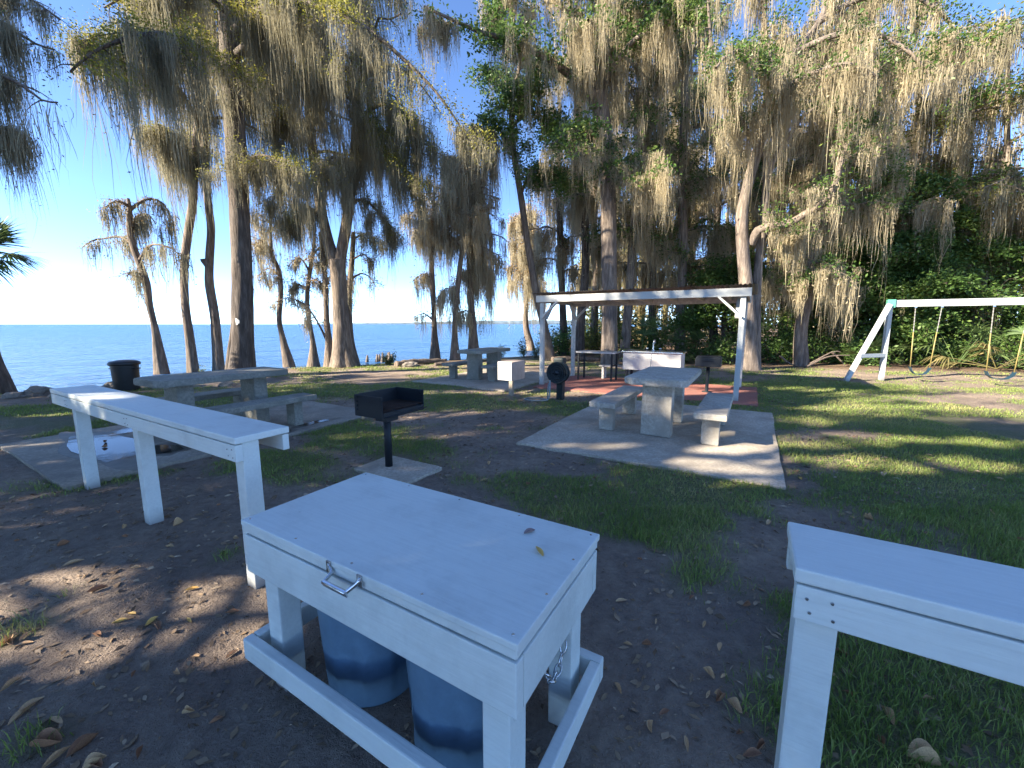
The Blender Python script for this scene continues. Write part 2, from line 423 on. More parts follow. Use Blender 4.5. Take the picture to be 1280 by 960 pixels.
for y in (-.1, .1): nb.lathe([(.005, 0), (.004, .0015)], 8, (.605, y, Z))
nb.obj('screw_heads', M['galv'], t)['kind'] = 'stuff'
# ---- the two barrels inside it
def barrel(loc, label):
    r = thing('trash_barrel', label, 'barrel', loc, RZ, 'blue barrels in the wooden box')
    fl = lambda a, z: -.055*min(1, max(0, 3*(math.cos(a*6+.9)-.1))) if z > .03 else 0
    prof = [(.0, .0), (.178, .0), (.195, .02), (.202, .1), (.212, .25), (.222, .42), (.226, .50), (.219, .515), (.212, .50), (.20, .08), (0, .06)]
    B().lathe(prof, 80, flute=fl).obj('barrel_wall', M['bin_blue'], r)
    B().lathe([(.218, .485), (.234, .485), (.237, .50), (.234, .515), (.218, .515), (.218, .485)], 48).obj('rim', M['bin_blue'], r)
    return r
barrel(ab(-1.315, 1.075, 0), 'blue plastic trash barrel under the box, the one on the side of the left counter')
barrel(ab(-.82, 1.065, 0), 'blue plastic trash barrel under the box, next to its hanging chain')

# ---- the two counters
def counter(label, a0, a1, b0, b1, z, post_a, loc_a):
    t = thing('wooden_counter', label, 'counter', ab(loc_a, (b0+b1)/2), RZ, 'painted wooden counters either side of the trash box')
    x0, x1, h = a0-loc_a, a1-loc_a, (b1-b0)/2
    xm, L_ = (x0+x1)/2, x1-x0
    B().box((xm, 0, z-.019), (L_, 2*h, .038), bev=.006).obj('top_board', M['paint'], t)
    for s in (-1, 1):
        B().box((xm, s*(h-.021), z-.039-.005-.047), (L_-.012, .038, .094), bev=.005).obj('apron_board', M['paint'], t)
    for k, pa in enumerate(post_a):
        B().box((pa-loc_a, -h+.086, (z-.04)/2-.05), (.09, .09, z-.04+.10), bev=.006).obj('post', M['paint'], t)
    sb = B()
    for pa in post_a:
        screws(sb, [(pa-loc_a-.03, -h+.001, z-.075), (pa-loc_a+.02, -h+.001, z-.07), (pa-loc_a+.025, -h+.001, z-.115), (pa-loc_a-.022, -h+.001, z-.11)], -1, .0045)
    sb.obj('screw_heads', M['galv'], t)['kind'] = 'stuff'
    return t
counter('long pale painted wooden counter standing beside the wet concrete pad', -5.66, -2.34, 1.07, 1.37, .9, (-5.22, -3.85, -2.40), -3.9)
counter('pale painted wooden counter running out of view past the trash box, standing on grass', .13, 3.2, 1.17, 1.455, .9, (.19, 1.7, 3.1), 1.6)

# ---- concrete tables and benches
def make_table(mat):
    t = thing('concrete_table', 'x', 'picnic table', (0, 0, 0), RZ, 'concrete picnic tables')
    w, l, c = .39, .83, .07
    poly = [(-w+c*1.6, -l), (w-c*1.2, -l), (w, -l+c*1.3), (w, l-c), (w-c, l), (-w+c, l), (-w, l-c), (-w, -l+c*1.6)]
    B().prism(poly, .70, .785, .012).jitter(.006, 5).obj('tabletop', mat, t)
    for y in (-.47, .47): B().box((0, y, .349), (.38, .19, .70), bev=.012).jitter(.005, 6, y).obj('pedestal', mat, t)
    return t
def make_bench(mat):
    t = thing('concrete_bench', 'x', 'bench', (0, 0, 0), RZ, 'concrete benches beside the picnic tables')
    B().box((0, 0, .385), (.36, 1.72, .075), bev=.014).jitter(.006, 5, 2).obj('seat', mat, t)
    for y in (-.60, .60): B().box((0, y, .173), (.20, .13, .348), bev=.01).jitter(.004, 6, y).obj('leg', mat, t)
    return t
PZ = .035
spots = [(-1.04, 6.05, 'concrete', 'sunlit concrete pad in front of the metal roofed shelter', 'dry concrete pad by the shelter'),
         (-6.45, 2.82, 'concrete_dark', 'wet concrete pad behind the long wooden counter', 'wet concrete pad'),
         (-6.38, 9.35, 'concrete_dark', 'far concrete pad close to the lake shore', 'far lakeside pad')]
tt = {}
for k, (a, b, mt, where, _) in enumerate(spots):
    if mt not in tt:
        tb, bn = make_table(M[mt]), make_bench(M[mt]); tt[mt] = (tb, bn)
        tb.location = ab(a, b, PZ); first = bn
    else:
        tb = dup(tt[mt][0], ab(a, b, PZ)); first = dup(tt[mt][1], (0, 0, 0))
    tb['label'] = ('pale' if k == 0 else 'dull grey') + ' concrete picnic table on the ' + where
    off = (.66, .70, .62)[k]
    first.location = ab(a-off, b+(.08 if k == 0 else .0), PZ)
    second = dup(first, ab(a+off, b+(.02 if k == 0 else .05), PZ))
    nm = ('pale concrete table in front of the shelter', 'concrete table behind the long wooden counter', 'far concrete table by the lake')[k]
    first['label'] = ('left concrete bench at the ' if k == 0 else 'concrete bench on the lake side of the ' if k == 1 else 'left concrete bench at the ')+nm
    second['label'] = ('right concrete bench at the ' if k == 0 else 'concrete bench nearest the grill at the ' if k == 1 else 'concrete bench next to the beige bin at the ')+nm

# ---- slabs
def slab(name, poly, z, mat, th=.10):
    o = B().prism(poly, z-th, z, .006).obj(name, mat); o['kind'] = 'structure'; return o
def rect(a0, a1, b0, b1, wob=.03, n=8):
    p = []
    for (u, v) in (((a0, b0), (a1, b0)), ((a1, b0), (a1, b1)), ((a1, b1), (a0, b1)), ((a0, b1), (a0, b0))):
        for k in range(n):
            t_ = k/n; w_ = 0 if k == 0 else random.uniform(-wob, wob)
            x = u[0]+(v[0]-u[0])*t_; y = u[1]+(v[1]-u[1])*t_
            q = ab(x+w_*.4, y+w_*.4); p.append((q[0], q[1]))
    return p
slab('concrete_pad', rect(-2.48, .35, 4.32, 7.99), .03, M['pad'])
slab('concrete_pad', rect(-7.95, -5.31, 1.0, 4.72), .03, M['pad_brown'])
slab('concrete_pad', rect(-7.6, -4.75, 7.75, 11.3), .03, M['pad'])
slab('concrete_pad', rect(-3.46, -2.70, 2.66, 3.16, .012), .03, M['pad'])
slab('red_painted_floor', rect(-4.45, .15, 8.55, 11.15, .03), .024, M['red'])
slab('concrete_path', rect(-5.4, -4.5, 9.4, 11.2, .05), .02, M['pad'])
# puddles on the wet slab
WETZ = .0305
def puddle(c, rx, ry, s, z=.0345, amp=.28):
    poly = []
    for k in range(56):
        a = 2*math.pi*k/56
        r = 1+amp*(fbm(np.array([3+1.6*math.cos(a)]), np.array([5+1.6*math.sin(a)]), s)[0]-.5)*2
        q = ab(c[0]+rx*r*math.cos(a), c[1]+ry*r*math.sin(a)); poly.append((q[0], q[1]))
    o = B().prism(poly, z-.002, z, 0).obj('puddle', M['puddle']); o['kind'] = 'structure'
    poly = []
    for k in range(56):
        a = 2*math.pi*k/56
        r = 1.22+amp*1.3*(fbm(np.array([3+1.6*math.cos(a)]), np.array([5+1.6*math.sin(a)]), s)[0]-.5)*2+.12*math.sin(5*a+s)
        q = ab(c[0]+rx*r*math.cos(a), c[1]+ry*r*math.sin(a)); poly.append((q[0], q[1]))
    global WETZ; WETZ += .0001
    o = B().prism(poly, WETZ-.001, WETZ, 0).obj('damp_patch', M['wet']); o['kind'] = 'structure'
puddle((-6.75, 1.66), 1.05, .27, 3)
puddle((-5.95, 1.95), .30, .16, 9)
puddle((-7.45, 2.2), .22, .30, 14)
puddle((-5.50, 3.02), .13, .25, 21)
puddle((-5.62, 3.65), .08, .28, 27, amp=.8)
puddle((-5.40, 2.55), .06, .20, 31, amp=.8)

# ---- charcoal grill on its post
g = thing('charcoal_grill', 'black open topped charcoal grill with rusty grate on a post beside the wooden counter', 'grill', ab(-3.2, 2.9, .03), RZ)
B().lathe([(.038, 0), (.038, .56)], 20, (-.0, 0, 0)).obj('post', M['black_metal'], g)
fb = B(); w, l, z0, z1 = .20, .29, .545, .76
x_, y_ = -.08, .13
fb.box((x_, y_, z0), (2*w, 2*l, .012), bev=.002)
fb.box((x_, y_-l, (z0+z1)/2), (2*w, .010, z1-z0), bev=.002)
fb.box((x_, y_+l, (z0+z1)/2), (2*w, .010, z1-z0), bev=.002)
fb.box((x_-w, y_, (z0+z1)/2), (.010, 2*l-.012, z1-z0), bev=.002)
fb.box((x_+w, y_, z0+.028), (.010, 2*l-.012, .055), bev=.002)
fb.box((0, .0, z0-.03), (.16, .16, .05), bev=.004)
fb.obj('firebox', M['black_metal'], g)
for k in range(4):
    B().box((x_-w+.035, y_-l-.009, z0+.065+.042*k), (.026, .010, .022), bev=.002).obj('notch', M['black_metal'], g)
    B().box((x_+w-.045, y_+l-.011, z0+.065+.042*k), (.022, .010, .018), bev=.002).obj('notch', M['black_metal'], g)
gr = B()
for k in range(13): gr.tube([(x_-w+.02+.030*k, y_-l+.012, z0+.075), (x_-w+.02+.030*k, y_+l-.012, z0+.075)], .005, 6)
for yy in (-l+.02, 0, l-.02): gr.box((x_, y_+yy, z0+.066), (2*w-.02, .012, .008), bev=.001)
gr.box((x_, y_, z0+.035), (2*w-.03, 2*l-.03, .03), bev=.006)
gr.obj('grate', M['rust'], g)
hd = B()
for s in (-1, 1): hd.tube([(x_+w+.004, y_+s*.17, z0+.075), (x_+w+.06, y_+s*.17, z0+.07), (x_+w+.09, y_+s*.15, z0+.068)], .006, 8)
hd.tube([(x_+w+.015, y_-l+.02, z0+.012), (x_+w+.018, y_+l+.02, z0+.02)], .006, 8)
hd.obj('grate_handle', M['black_metal'], g)

# ---- second grill under the shelter
g = thing('pedestal_grill', 'small black closed box grill on a thin post at the edge of the red floor', 'grill', ab(-.82, 9.84, .024), RZ)
B().lathe([(.10, 0), (.10, .012), (.035, .02), (.035, .58)], 16).obj('post', M['black_metal'], g)
B().box((0, .02, .66), (.50, .40, .20), bev=.012).box((0, .02, .775), (.46, .36, .03), bev=.01).box((0, -.19, .70), (.2, .02, .02)).obj('firebox', M['black_metal'], g)
# ---- hose reel on its post
h = thing('hose_reel', 'dark green garden hose reel mounted on a short post with hose trailing on the ground', 'hose reel', ab(-3.33, 7.36), RZ)
B().box((.06, .12, .40), (.13, .13, .80), bev=.008).obj('post', M['reel'], h)
B().box((.04, .12, .78), (.20, .20, .12), bev=.03).obj('housing', M['reel'], h)
rl = B()
ax = (.12, -.99, .0)
rl.lathe([(.20, 0), (.215, .012), (.20, .024), (.17, .03), (.10, .035), (.10, .10), (.10, .135), (.17, .14), (.205, .145), (.218, .155), (.21, .172), (.19, .165), (.17, .15), (0, .15)], 40, (.06, .05, .56), axis=ax)
rl.obj('reel_drum', M['reel'], h)
A_ = Vector(ax).normalized(); U_ = A_.cross(Vector((0, 0, 1))).normalized(); V_ = A_.cross(U_)
sp = B()
c0 = Vector((.06, .05, .56))
for rr_, dd_ in ((.165, .158), (.12, .160), (.075, .162)):
    sp.tube([c0+A_*dd_+(U_*math.cos(2*math.pi*i/32)+V_*math.sin(2*math.pi*i/32))*rr_ for i in range(32)], .009, 6, True)
sp.lathe([(.045, 0), (.045, .03), (.02, .045)], 20, c0+A_*.145, axis=ax)
sp.tube([c0+A_*.18+U_*.02, c0+A_*.19+U_*.08, c0+A_*.25+U_*.08], .012, 8)
sp.obj('crank_plate', M['black_metal'], h)
hz_ = B()
wound = []
for k in range(150):
    a = 2*math.pi*k/25
    p = Vector((.06, .05, .56))+A_*(.04+.09*(k/150))+(U_*math.cos(a)+V_*math.sin(a))*(.125+.02*((k//25) % 2))
    wound.append(p)
hz_.tube(wound, .012, 6)
tr = [(-.02, -.22, .42), (.02, -.30, .28), (.03, -.34, .14), (.0, -.36, .06), (-.12, -.40, .042), (-.28, -.46, .042), (-.44, -.44, .042), (-.48, -.32, .042), (-.36, -.22, .042), (-.18, -.20, .042), (-.06, -.24, .05), (-.04, -.27, .2), (-.05, -.2, .36)]
def smooth_path(pts, n=8):
    P_ = [Vector(p) for p in pts]; out = []
    for i in range(len(P_)-1):
        p0, p1, p2, p3 = P_[max(i-1, 0)], P_[i], P_[i+1], P_[min(i+2, len(P_)-1)]
        for k in range(n):
            t = k/n
            out.append(.5*((2*p1)+(p2-p0)*t+(2*p0-5*p1+4*p2-p3)*t*t+(3*p1-p0-3*p2+p3)*t**3))
    out.append(P_[-1]); return out
hz_.tube(smooth_path(tr), .015, 8)
hz_.obj('hose', M['hose'], h)
# ---- beige bin on a post
q = thing('bin_cabinet', 'beige board bin cabinet with its sunlit face coloured white, standing on a low post', 'cabinet', ab(-4.31, 7.33), RZ)
B().box((-.03, .03, .155), (.085, .085, .31), bev=.006).obj('post', M['sand_post'], q)
B().box((-.19, .30, .51), (.36, .55, .40), bev=.006).obj('cabinet_box', M['beige'], q)
B().box((-.19, .018, .51), (.345, .012, .385), bev=.003).obj('sunlit_face_panel', M['white_enamel'], q)  # added white sheet: sunlight on this beige face, put in as colour
# ---- black lidded trash can by the water
c = thing('trash_can', 'black plastic trash can with domed lid standing on the grass near the lake', 'trash can', tuple(W(160, 489, 9.3)[:2])+(0,))
B().lathe([(0, 0), (.215, 0), (.228, .03), (.246, .56), (.250, .60), (.236, .60), (.2, .05), (0, .05)], 40, flute=lambda a, z: .012*math.cos(a*12) if .05 < z < .55 else 0).obj('can_body', M['bin_black'], c)
B().lathe([(.268, .575), (.282, .59), (.285, .625), (.272, .645), (.24, .665), (.12, .69), (0, .696)], 40).obj('lid', M['bin_black'], c)
for s in (-1, 1):
    B().tube([(s*.25, -.07, .5), (s*.30, -.06, .50), (s*.30, .06, .50), (s*.25, .07, .5)], .014, 8).obj('handle', M['bin_black'], c)

# ---- shelter
s = thing('picnic_shelter', 'open white painted post shelter with corrugated metal roof over a red floor', 'shelter', ab(-2.335, 10.0), RZ)
hx, hy = 2.105, 1.0
for sx in (-1, 1):
    for sy in (-1, 1):
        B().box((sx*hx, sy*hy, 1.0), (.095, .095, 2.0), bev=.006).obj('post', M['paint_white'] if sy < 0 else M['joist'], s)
        B().bar((sx*(hx), sy*hy-.075*(1 if sy < 0 else -1), 1.62), (sx*(hx-.42), sy*hy-.075*(1 if sy < 0 else -1), 2.02), .04, .09, up=(0, 1, 0)).obj('brace', M['paint_white'] if sy < 0 else M['joist'], s)
        B().bar((sx*(hx-.078), sy*(hy-.03), 1.62), (sx*(hx-.078), sy*(hy-.42), 2.0), .04, .09, up=(1, 0, 0)).obj('brace', M['paint_white'] if sy < 0 else M['joist'], s)
B().box((0, -hy-.075, 2.09), (2*hx+.26, .045, .155), bev=.006).obj('beam', M['paint_white'], s)
B().box((0, hy+.075, 2.06), (2*hx+.22, .045, .15), bev=.006).obj('beam', M['joist'], s)
for sx in (-1, 1):
    B().box((sx*(hx+.08), 0, 2.085), (.04, 2*hy+.09, .14), bev=.005).obj('beam', M['paint_white'], s)
for k in range(7):
    x = -hx+.3+k*(2*hx-.6)/6
    B().box((x, 0, 2.105), (.045, 2*hy+.09, .13), bev=.004).obj('joist', M['joist'], s)
# corrugated sheet
nx = 400
xs = np.linspace(-hx-.22, hx+.22, nx); zz = 2.205+.011*np.sin(xs*2*math.pi/.075)
ys = np.array([-hy-.17, hy+.2])
V = np.array([(x, y, z+(.02 if y < 0 else -.03)+d) for d in (0, .004) for y in ys for x, z in zip(xs, zz)])
F = []
for d in (0, 1):
    o_ = d*2*nx
    for i in range(nx-1): F.append((o_+i, o_+i+1, o_+nx+i+1, o_+nx+i))
npmesh('roof_sheet', V, F, M['roof'], s, True)
# ---- sink cabinet under the shelter
k_ = thing('outdoor_sink', 'white fronted fish cleaning sink with a curved tap under the shelter', 'sink', ab(-2.15, 10.40, .024), RZ)
B().box((0, .30, .55), (1.38, .62, .43), bev=.006).obj('cabinet', M['white_enamel'], k_)
B().box((0, .30, .785), (1.46, .70, .035), bev=.008).obj('counter', M['galv'], k_)
B().box((0, -.014, .56), (.012, .012, .40), bev=.002).obj('trim_strip', M['galv'], k_)
for sx in (-.6, .6):
    for sy in (.05, .55): B().box((sx, sy, .17), (.06, .06, .34), bev=.004).obj('leg', M['black_metal'], k_)
B().tube(smooth_path([(-.05, .45, .80), (-.05, .45, .98), (-.03, .43, 1.06), (.0, .36, 1.07), (.02, .30, 1.0)]), .016, 10).lathe([(.035, 0), (.03, .03)], 14, (-.05, .45, .80)).obj('tap', M['galv'], k_)
for xx in (-.2, .12): B().lathe([(.022, 0), (.02, .05), (.035, .055), (.03, .075)], 12, (xx, .45, .80)).obj('tap_knob', M['galv'], k_)
# ---- work table with black legs
k_ = thing('work_table', 'thin topped table on black metal legs left of the white sink', 'table', ab(-3.55, 10.55, .024), RZ)
B().box((0, 0, .74), (1.05, .55, .04), bev=.008).obj('tabletop', M['joist'], k_)
for sx in (-.46, .44):
    for sy in (-.22, .22): B().box((sx, sy, .36), (.045, .045, .72), bev=.004).obj('leg', M['black_metal'], k_)
    B().box((sx, 0, .40), (.03, .42, .03), bev=.003).obj('leg_stretcher', M['black_metal'], k_)
k_ = thing('plank_bench', 'low weathered plank bench between the black legged table and the white sink', 'bench', ab(-3.0, 10.95, .024), RZ)
B().box((0, 0, .35), (1.2, .28, .04), bev=.006).obj('seat', M['joist'], k_)
for sx in (-.5, .5): B().box((sx, 0, .165), (.06, .24, .33), bev=.004).obj('leg', M['joist'], k_)

# ---- swing set
apex = W(1114, 381, 10.8); sd = np.array([.905, -.425, 0])
s = thing('swing_set', 'white timber swing set with an angled leg and green corner bracket by the woods', 'swing set', (apex[0], apex[1], 0))
hz = 2.02
end = sd*5.2
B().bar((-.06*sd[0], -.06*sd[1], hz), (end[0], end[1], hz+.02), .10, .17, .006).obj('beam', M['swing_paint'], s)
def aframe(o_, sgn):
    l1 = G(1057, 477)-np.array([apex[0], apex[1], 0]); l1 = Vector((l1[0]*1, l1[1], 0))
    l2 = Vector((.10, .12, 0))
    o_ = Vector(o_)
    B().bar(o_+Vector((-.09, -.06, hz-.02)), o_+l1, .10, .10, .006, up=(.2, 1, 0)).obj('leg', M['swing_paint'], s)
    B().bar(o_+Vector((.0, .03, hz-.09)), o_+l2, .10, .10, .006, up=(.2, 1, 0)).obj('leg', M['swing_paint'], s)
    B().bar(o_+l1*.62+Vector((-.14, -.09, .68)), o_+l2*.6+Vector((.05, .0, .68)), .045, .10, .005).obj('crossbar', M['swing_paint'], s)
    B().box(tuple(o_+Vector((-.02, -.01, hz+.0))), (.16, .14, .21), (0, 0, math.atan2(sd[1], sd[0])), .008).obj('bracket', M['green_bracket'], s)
aframe((0, 0, 0), 1); aframe(tuple(end), 1)
def swing(t0, t1, label, zs):
    p0 = np.array([apex[0], apex[1], 0])+sd*t0; p1 = np.array([apex[0], apex[1], 0])+sd*t1
    w_ = np.linalg.norm(p1-p0)
    r = thing('swing', label, 'swing', (p0[0], p0[1], 0), math.atan2(sd[1], sd[0]), 'swings hanging from the white beam')
    for x in (0, w_):
        xx = .06 if x == 0 else w_-.06
        cb = B(); n_ = 40
        zt = hz-.08
        for k in range(n_):
            f = k/n_; z_ = zt-(zt-zs-.18)*f; xk = x+(xx-x)*f
            dz = (zt-zs-.18)/n_
            cb.box((xk, 0, z_-dz/2), (.018 if k % 2 else .007, .007 if k % 2 else .018, dz*1.15), bev=0)
        c_ = cb.obj('chain', M['chain'], r)
        B().tube([(x+(xx-x)*.42, 0, zt-(zt-zs-.18)*.42), (xx, 0, zs+.17)], .0115, 10).obj('chain_sleeve', M['yellow'], c_)
        B().box((x, 0, zt+.0), (.05, .06, .07), bev=.006).obj('hanger', M['galv'], r)
    se = B()
    pts = [(.05, zs+.18), (.09, zs+.08), (w_*.3, zs+.01), (w_*.5, zs-.005), (w_*.7, zs+.01), (w_-.09, zs+.08), (w_-.05, zs+.18)]
    for i in range(len(pts)-1):
        a_, b_ = pts[i], pts[i+1]
        se.bar((a_[0], 0, a_[1]), (b_[0], 0, b_[1]), .15, .014, .003)
    se.obj('seat', M['swing_blue'], r)
def t_at(px):
    lo, hi = 0, 6
    for _ in range(40):
        t_ = (lo+hi)/2; p = apex[:2]+sd[:2]*t_
        d = p[1]*CT-(2.0-CAMH)*ST
        if 640+FPX*p[0]/d < px: lo = t_
        else: hi = t_
    return lo
swing(t_at(1145), t_at(1178), 'blue belt swing on yellow sleeved chains, nearest the angled leg', .22)
swing(t_at(1243), t_at(1288), 'blue belt swing on yellow sleeved chains before the yellowing palmetto', .18)
# ================================================================== GROUND, LAKE, GRASS, FALLEN LEAVES
SH = [(-140, -110), (-46, -25), (-24, -4.5), (-15.5, 4.6)]+[tuple(G(px, py, -.22)[:2]) for px, py in
      [(0, 500), (60, 494), (150, 484), (240, 474), (330, 466), (430, 462), (500, 457), (560, 454), (640, 449)]]+[(1.9, 22.5), (3.0, 30), (6, 45), (18, 80), (60, 150), (400, 600)]
SH = np.array(SH)
def inland(x, y):
    """signed distance from the waterline, positive on land"""
    x = np.asarray(x, float); y = np.asarray(y, float)
    best = np.full(x.shape, 1e9); sg = np.ones(x.shape)
    for (x0, y0), (x1, y1) in zip(SH[:-1], SH[1:]):
        dx, dy = x1-x0, y1-y0
        t = np.clip(((x-x0)*dx+(y-y0)*dy)/(dx*dx+dy*dy), 0, 1)
        d = np.hypot(x-x0-t*dx, y-y0-t*dy)
        cr = (x-x0)*dy-(y-y0)*dx
        m_ = d < best
        best = np.where(m_, d, best); sg = np.where(m_, np.where(cr > 0, 1, -1), sg)
    return best*sg
WOODX = np.array([-2, 2.0, 5, 8, 11, 14, 17, 22, 40]); WOODY = np.array([24, 17.2, 15.0, 14.4, 13.8, 13.2, 12.0, 9.0, 4.0])
def woods(x, y): return y-np.interp(x, WOODX, WOODY)
def gz(x, y):
    x = np.asarray(x, float); y = np.asarray(y, float)
    s = inland(x, y)+.35*(fbm(x*.9, y*.9, 5)-.5)
    z = -.52*(1-sstep(-.9, 1.1, s))-.9*sstep(-1, -14, s)*0
    z = np.where(s < -.9, -.52-.10*np.minimum(-s-.9, 20), z)
    near = 1-sstep(12, 25, np.hypot(x, y))
    u = .05*(fbm(x*.8, y*.8, 3)-.5)+near*.034*(fbm(x*4, y*4, 8)-.5)
    # a tyre track pressed into the bare soil at the left
    return z+u*sstep(-.5, .5, s)
def gz1(x, y): return float(gz(np.array([x]), np.array([y]))[0])
# lawn patches (x, y, rx, ry, heading, weight)
def EL(px, py, rx, ry, w=1.0, rot=0): p = G(px, py); return (p[0], p[1], rx, ry, rot, w)
LAWN = [EL(890, 725, .42, .30, .9), EL(960, 640, .9, .35, .75, -.4), EL(930, 790, .22, .25, .6), EL(640, 540, .9, .35, .55, -.5), EL(470, 545, 1.5, .75, .95, -.5), EL(360, 585, 1.1, .45, .9, -.5), EL(560, 500, 2.4, 1.1, .9, -.3), EL(400, 490, 3.5, 1.2, 1.0, .2),
        EL(700, 615, 1.0, .42, 1.0, -.5), EL(800, 640, .9, .5, 1.0, -.5), EL(850, 670, .5, .45, .8, -.5),
        EL(1100, 640, 1.9, 1.0, .8, -.4), EL(1180, 560, 3.2, 1.5, .85, -.2), EL(1100, 510, 4.5, 2.0, .95, -.2), EL(1280, 620, 1.6, 1.2, .8),
        EL(1250, 520, 5, 2.0, .75), EL(1000, 485, 3.5, 1.4, .95), EL(1200, 850, 1.0, .55, 1.0), EL(1100, 920, .45, .3, .95), EL(1000, 770, .35, .3, .75),
        EL(200, 520, 2.4, .7, .85, .3), EL(60, 515, 3.2, .7, .9, .4), EL(720, 510, 1.0, .6, .8), EL(600, 475, 2.6, 1.6, .6), EL(100, 600, .8, .3, .5, .5),
        EL(285, 695, .16, .14, .9), EL(20, 790, .28, .16, .8), EL(460, 460, 5, 1.2, .55), EL(880, 900, .25, .2, .45), EL(20, 660, .6, .3, .35), EL(150, 850, .25, .1, .4), EL(60,930,.2,.1,.5)]
BARE = [EL(620, 570, .9, .8, .9), EL(180, 740, 2.2, .9, .8), EL(840, 760, .6, .45, .8), EL(800, 870, .35, .45, .8), EL(600, 520, .8, .5, .7), EL(720, 560, .8, .3, .6),
        EL(1040, 545, 1.3, .35, .7, .1), EL(1120, 580, 1.2, .28, .6), EL(1230, 505, 2.0, .5, .6), EL(1010, 650, .9, .25, .7), EL(500, 620, 1.2, .3, .5), EL(960, 680, .6, .3, .7)]
def ell(lst, x, y):
    r = np.zeros(np.shape(x))
    for cx, cy, rx, ry, rot, w in lst:
        c_, s_ = math.cos(rot), math.sin(rot)
        u = ((x-cx)*c_+(y-cy)*s_)/rx; v = (-(x-cx)*s_+(y-cy)*c_)/ry
        r = np.maximum(r, w*np.exp(-.9*(u*u+v*v)**1.3))
    return r
def grass_mask(x, y):
    f = fbm(x*1.1+9, y*1.1, 21, 5)
    f2 = fbm(x*4, y*4, 33, 3)
    g = ell(LAWN, x, y)-.6*ell(BARE, x, y)+.16
    far = sstep(9, 14, np.hypot(x, y))
    g = np.maximum(g, far*.5)
    m_ = sstep(.36, .80, g*.75+(f-.5)*1.1+(f2-.5)*.55+.14)
    m_ = m_*sstep(.1, .7, inland(x, y))*(1-sstep(-1.2, .6, woods(x, y)))
    return m_
def litter_mask(x, y):
    return np.clip(sstep(-1.0, .8, woods(x, y)+1.5*(fbm(x*.7, y*.7, 44)-.5))+.75*sstep(1.7, .3, np.abs(inland(x, y)-.7)+1.2*(fbm(x*1.3, y*1.3, 51)-.5)), 0, 1)
def axis(near0, near1, step, far):
    c_ = list(np.arange(near0, near1+1e-6, step)); d = step
    lo = []; v = near0
    while v > -far: d *= 1.28; v -= d; lo.append(v)
    d = step; hi = []; v = near1
    while v < far: d *= 1.28; v += d; hi.append(v)
    return np.array(lo[::-1]+c_+hi)
gxs = axis(-15, 18, .095, 5000); gys = axis(-2.5, 22, .095, 5000)
XX, YY = np.meshgrid(gxs, gys)
ZZ = gz(XX, YY)
V = np.stack([XX.ravel(), YY.ravel(), ZZ.ravel()], 1)
nxg, nyg = len(gxs), len(gys)
ii = (np.arange(nyg-1)[:, None]*nxg+np.arange(nxg-1)[None, :]).ravel()
F = np.stack([ii, ii+1, ii+nxg+1, ii+nxg], 1)
go = npmesh('ground', V, F, M['ground'], None, True); go['kind'] = 'structure'
for nm, fn in (('grass', grass_mask), ('litter', litter_mask)):
    a_ = go.data.attributes.new(nm, 'FLOAT', 'POINT'); a_.data.foreach_set('value', fn(XX, YY).ravel().astype(np.float32))
# lake
lk = B(); S_ = 9000
lk.bm.faces.new([lk.bm.verts.new(p) for p in ((-S_, -S_, -.22), (S_, -S_, -.22), (S_, S_, -.22), (-S_, S_, -.22))])
lo_ = lk.obj('lake', M['water']); lo_['kind'] = 'structure'
# far wooded shore across the lake
pts = []
xs = np.linspace(-1150, 900, 500); V = []; F = []
hh = 6+19*sstep(-1100, 300, xs)*(.7+.6*fbm(xs*.012, xs*0, 3))+3*vnoise(xs*.09, xs*0, 9)
for x, h_ in zip(xs, hh):
    V += [(x, 2600, -.3), (x, 2600, h_), (x, 2700, h_), (x, 2700, -.3)]
for i in range(len(xs)-1):
    for k in range(3): F.append((i*4+k, i*4+k+1, i*4+4+k+1, i*4+4+k))
M['farwood'] = plain('far_woodland_haze_tint', (.12, .16, .19), .9, 0, .35, .02, 0)  # distance haze painted into the blue-grey colour, no air is built
fo = npmesh('far_shore_woodland', V, F, M['farwood'])
tag(fo, 'thin grey wooded shoreline on the horizon across the lake', 'woodland', kind='stuff')

# ------------------------------------------------------------------ grass blades (one object: nobody could count it)
def blades(x, y, h, w, lean=.45):
    n = len(x); z = gz(x, y)-.004
    yaw = rng.uniform(0, 2*math.pi, n); az = rng.uniform(0, 2*math.pi, n); ln = h*rng.uniform(.1, lean*2, n)
    ox, oy = np.cos(yaw)*w/2, np.sin(yaw)*w/2
    dx, dy = np.cos(az)*ln, np.sin(az)*ln
    b0 = np.stack([x-ox, y-oy, z], 1); b1 = np.stack([x+ox, y+oy, z], 1)
    m0 = np.stack([x-ox*.8+dx*.35, y-oy*.8+dy*.35, z+h*.6], 1); m1 = np.stack([x+ox*.8+dx*.35, y+oy*.8+dy*.35, z+h*.6], 1)
    t0 = np.stack([x+dx-ox*.08, y+dy-oy*.08, z+h*.95], 1); t1 = np.stack([x+dx+ox*.08, y+dy+oy*.08, z+h*.95], 1)
    V = np.stack([b0, b1, m1, m0, t1, t0], 1).reshape(-1, 3)
    k = np.arange(n)*6
    F = np.concatenate([np.stack([k, k+1, k+2, k+3], 1), np.stack([k+3, k+2, k+4, k+5], 1)])
    return V, F
GV, GF, go_ = [], [], 0
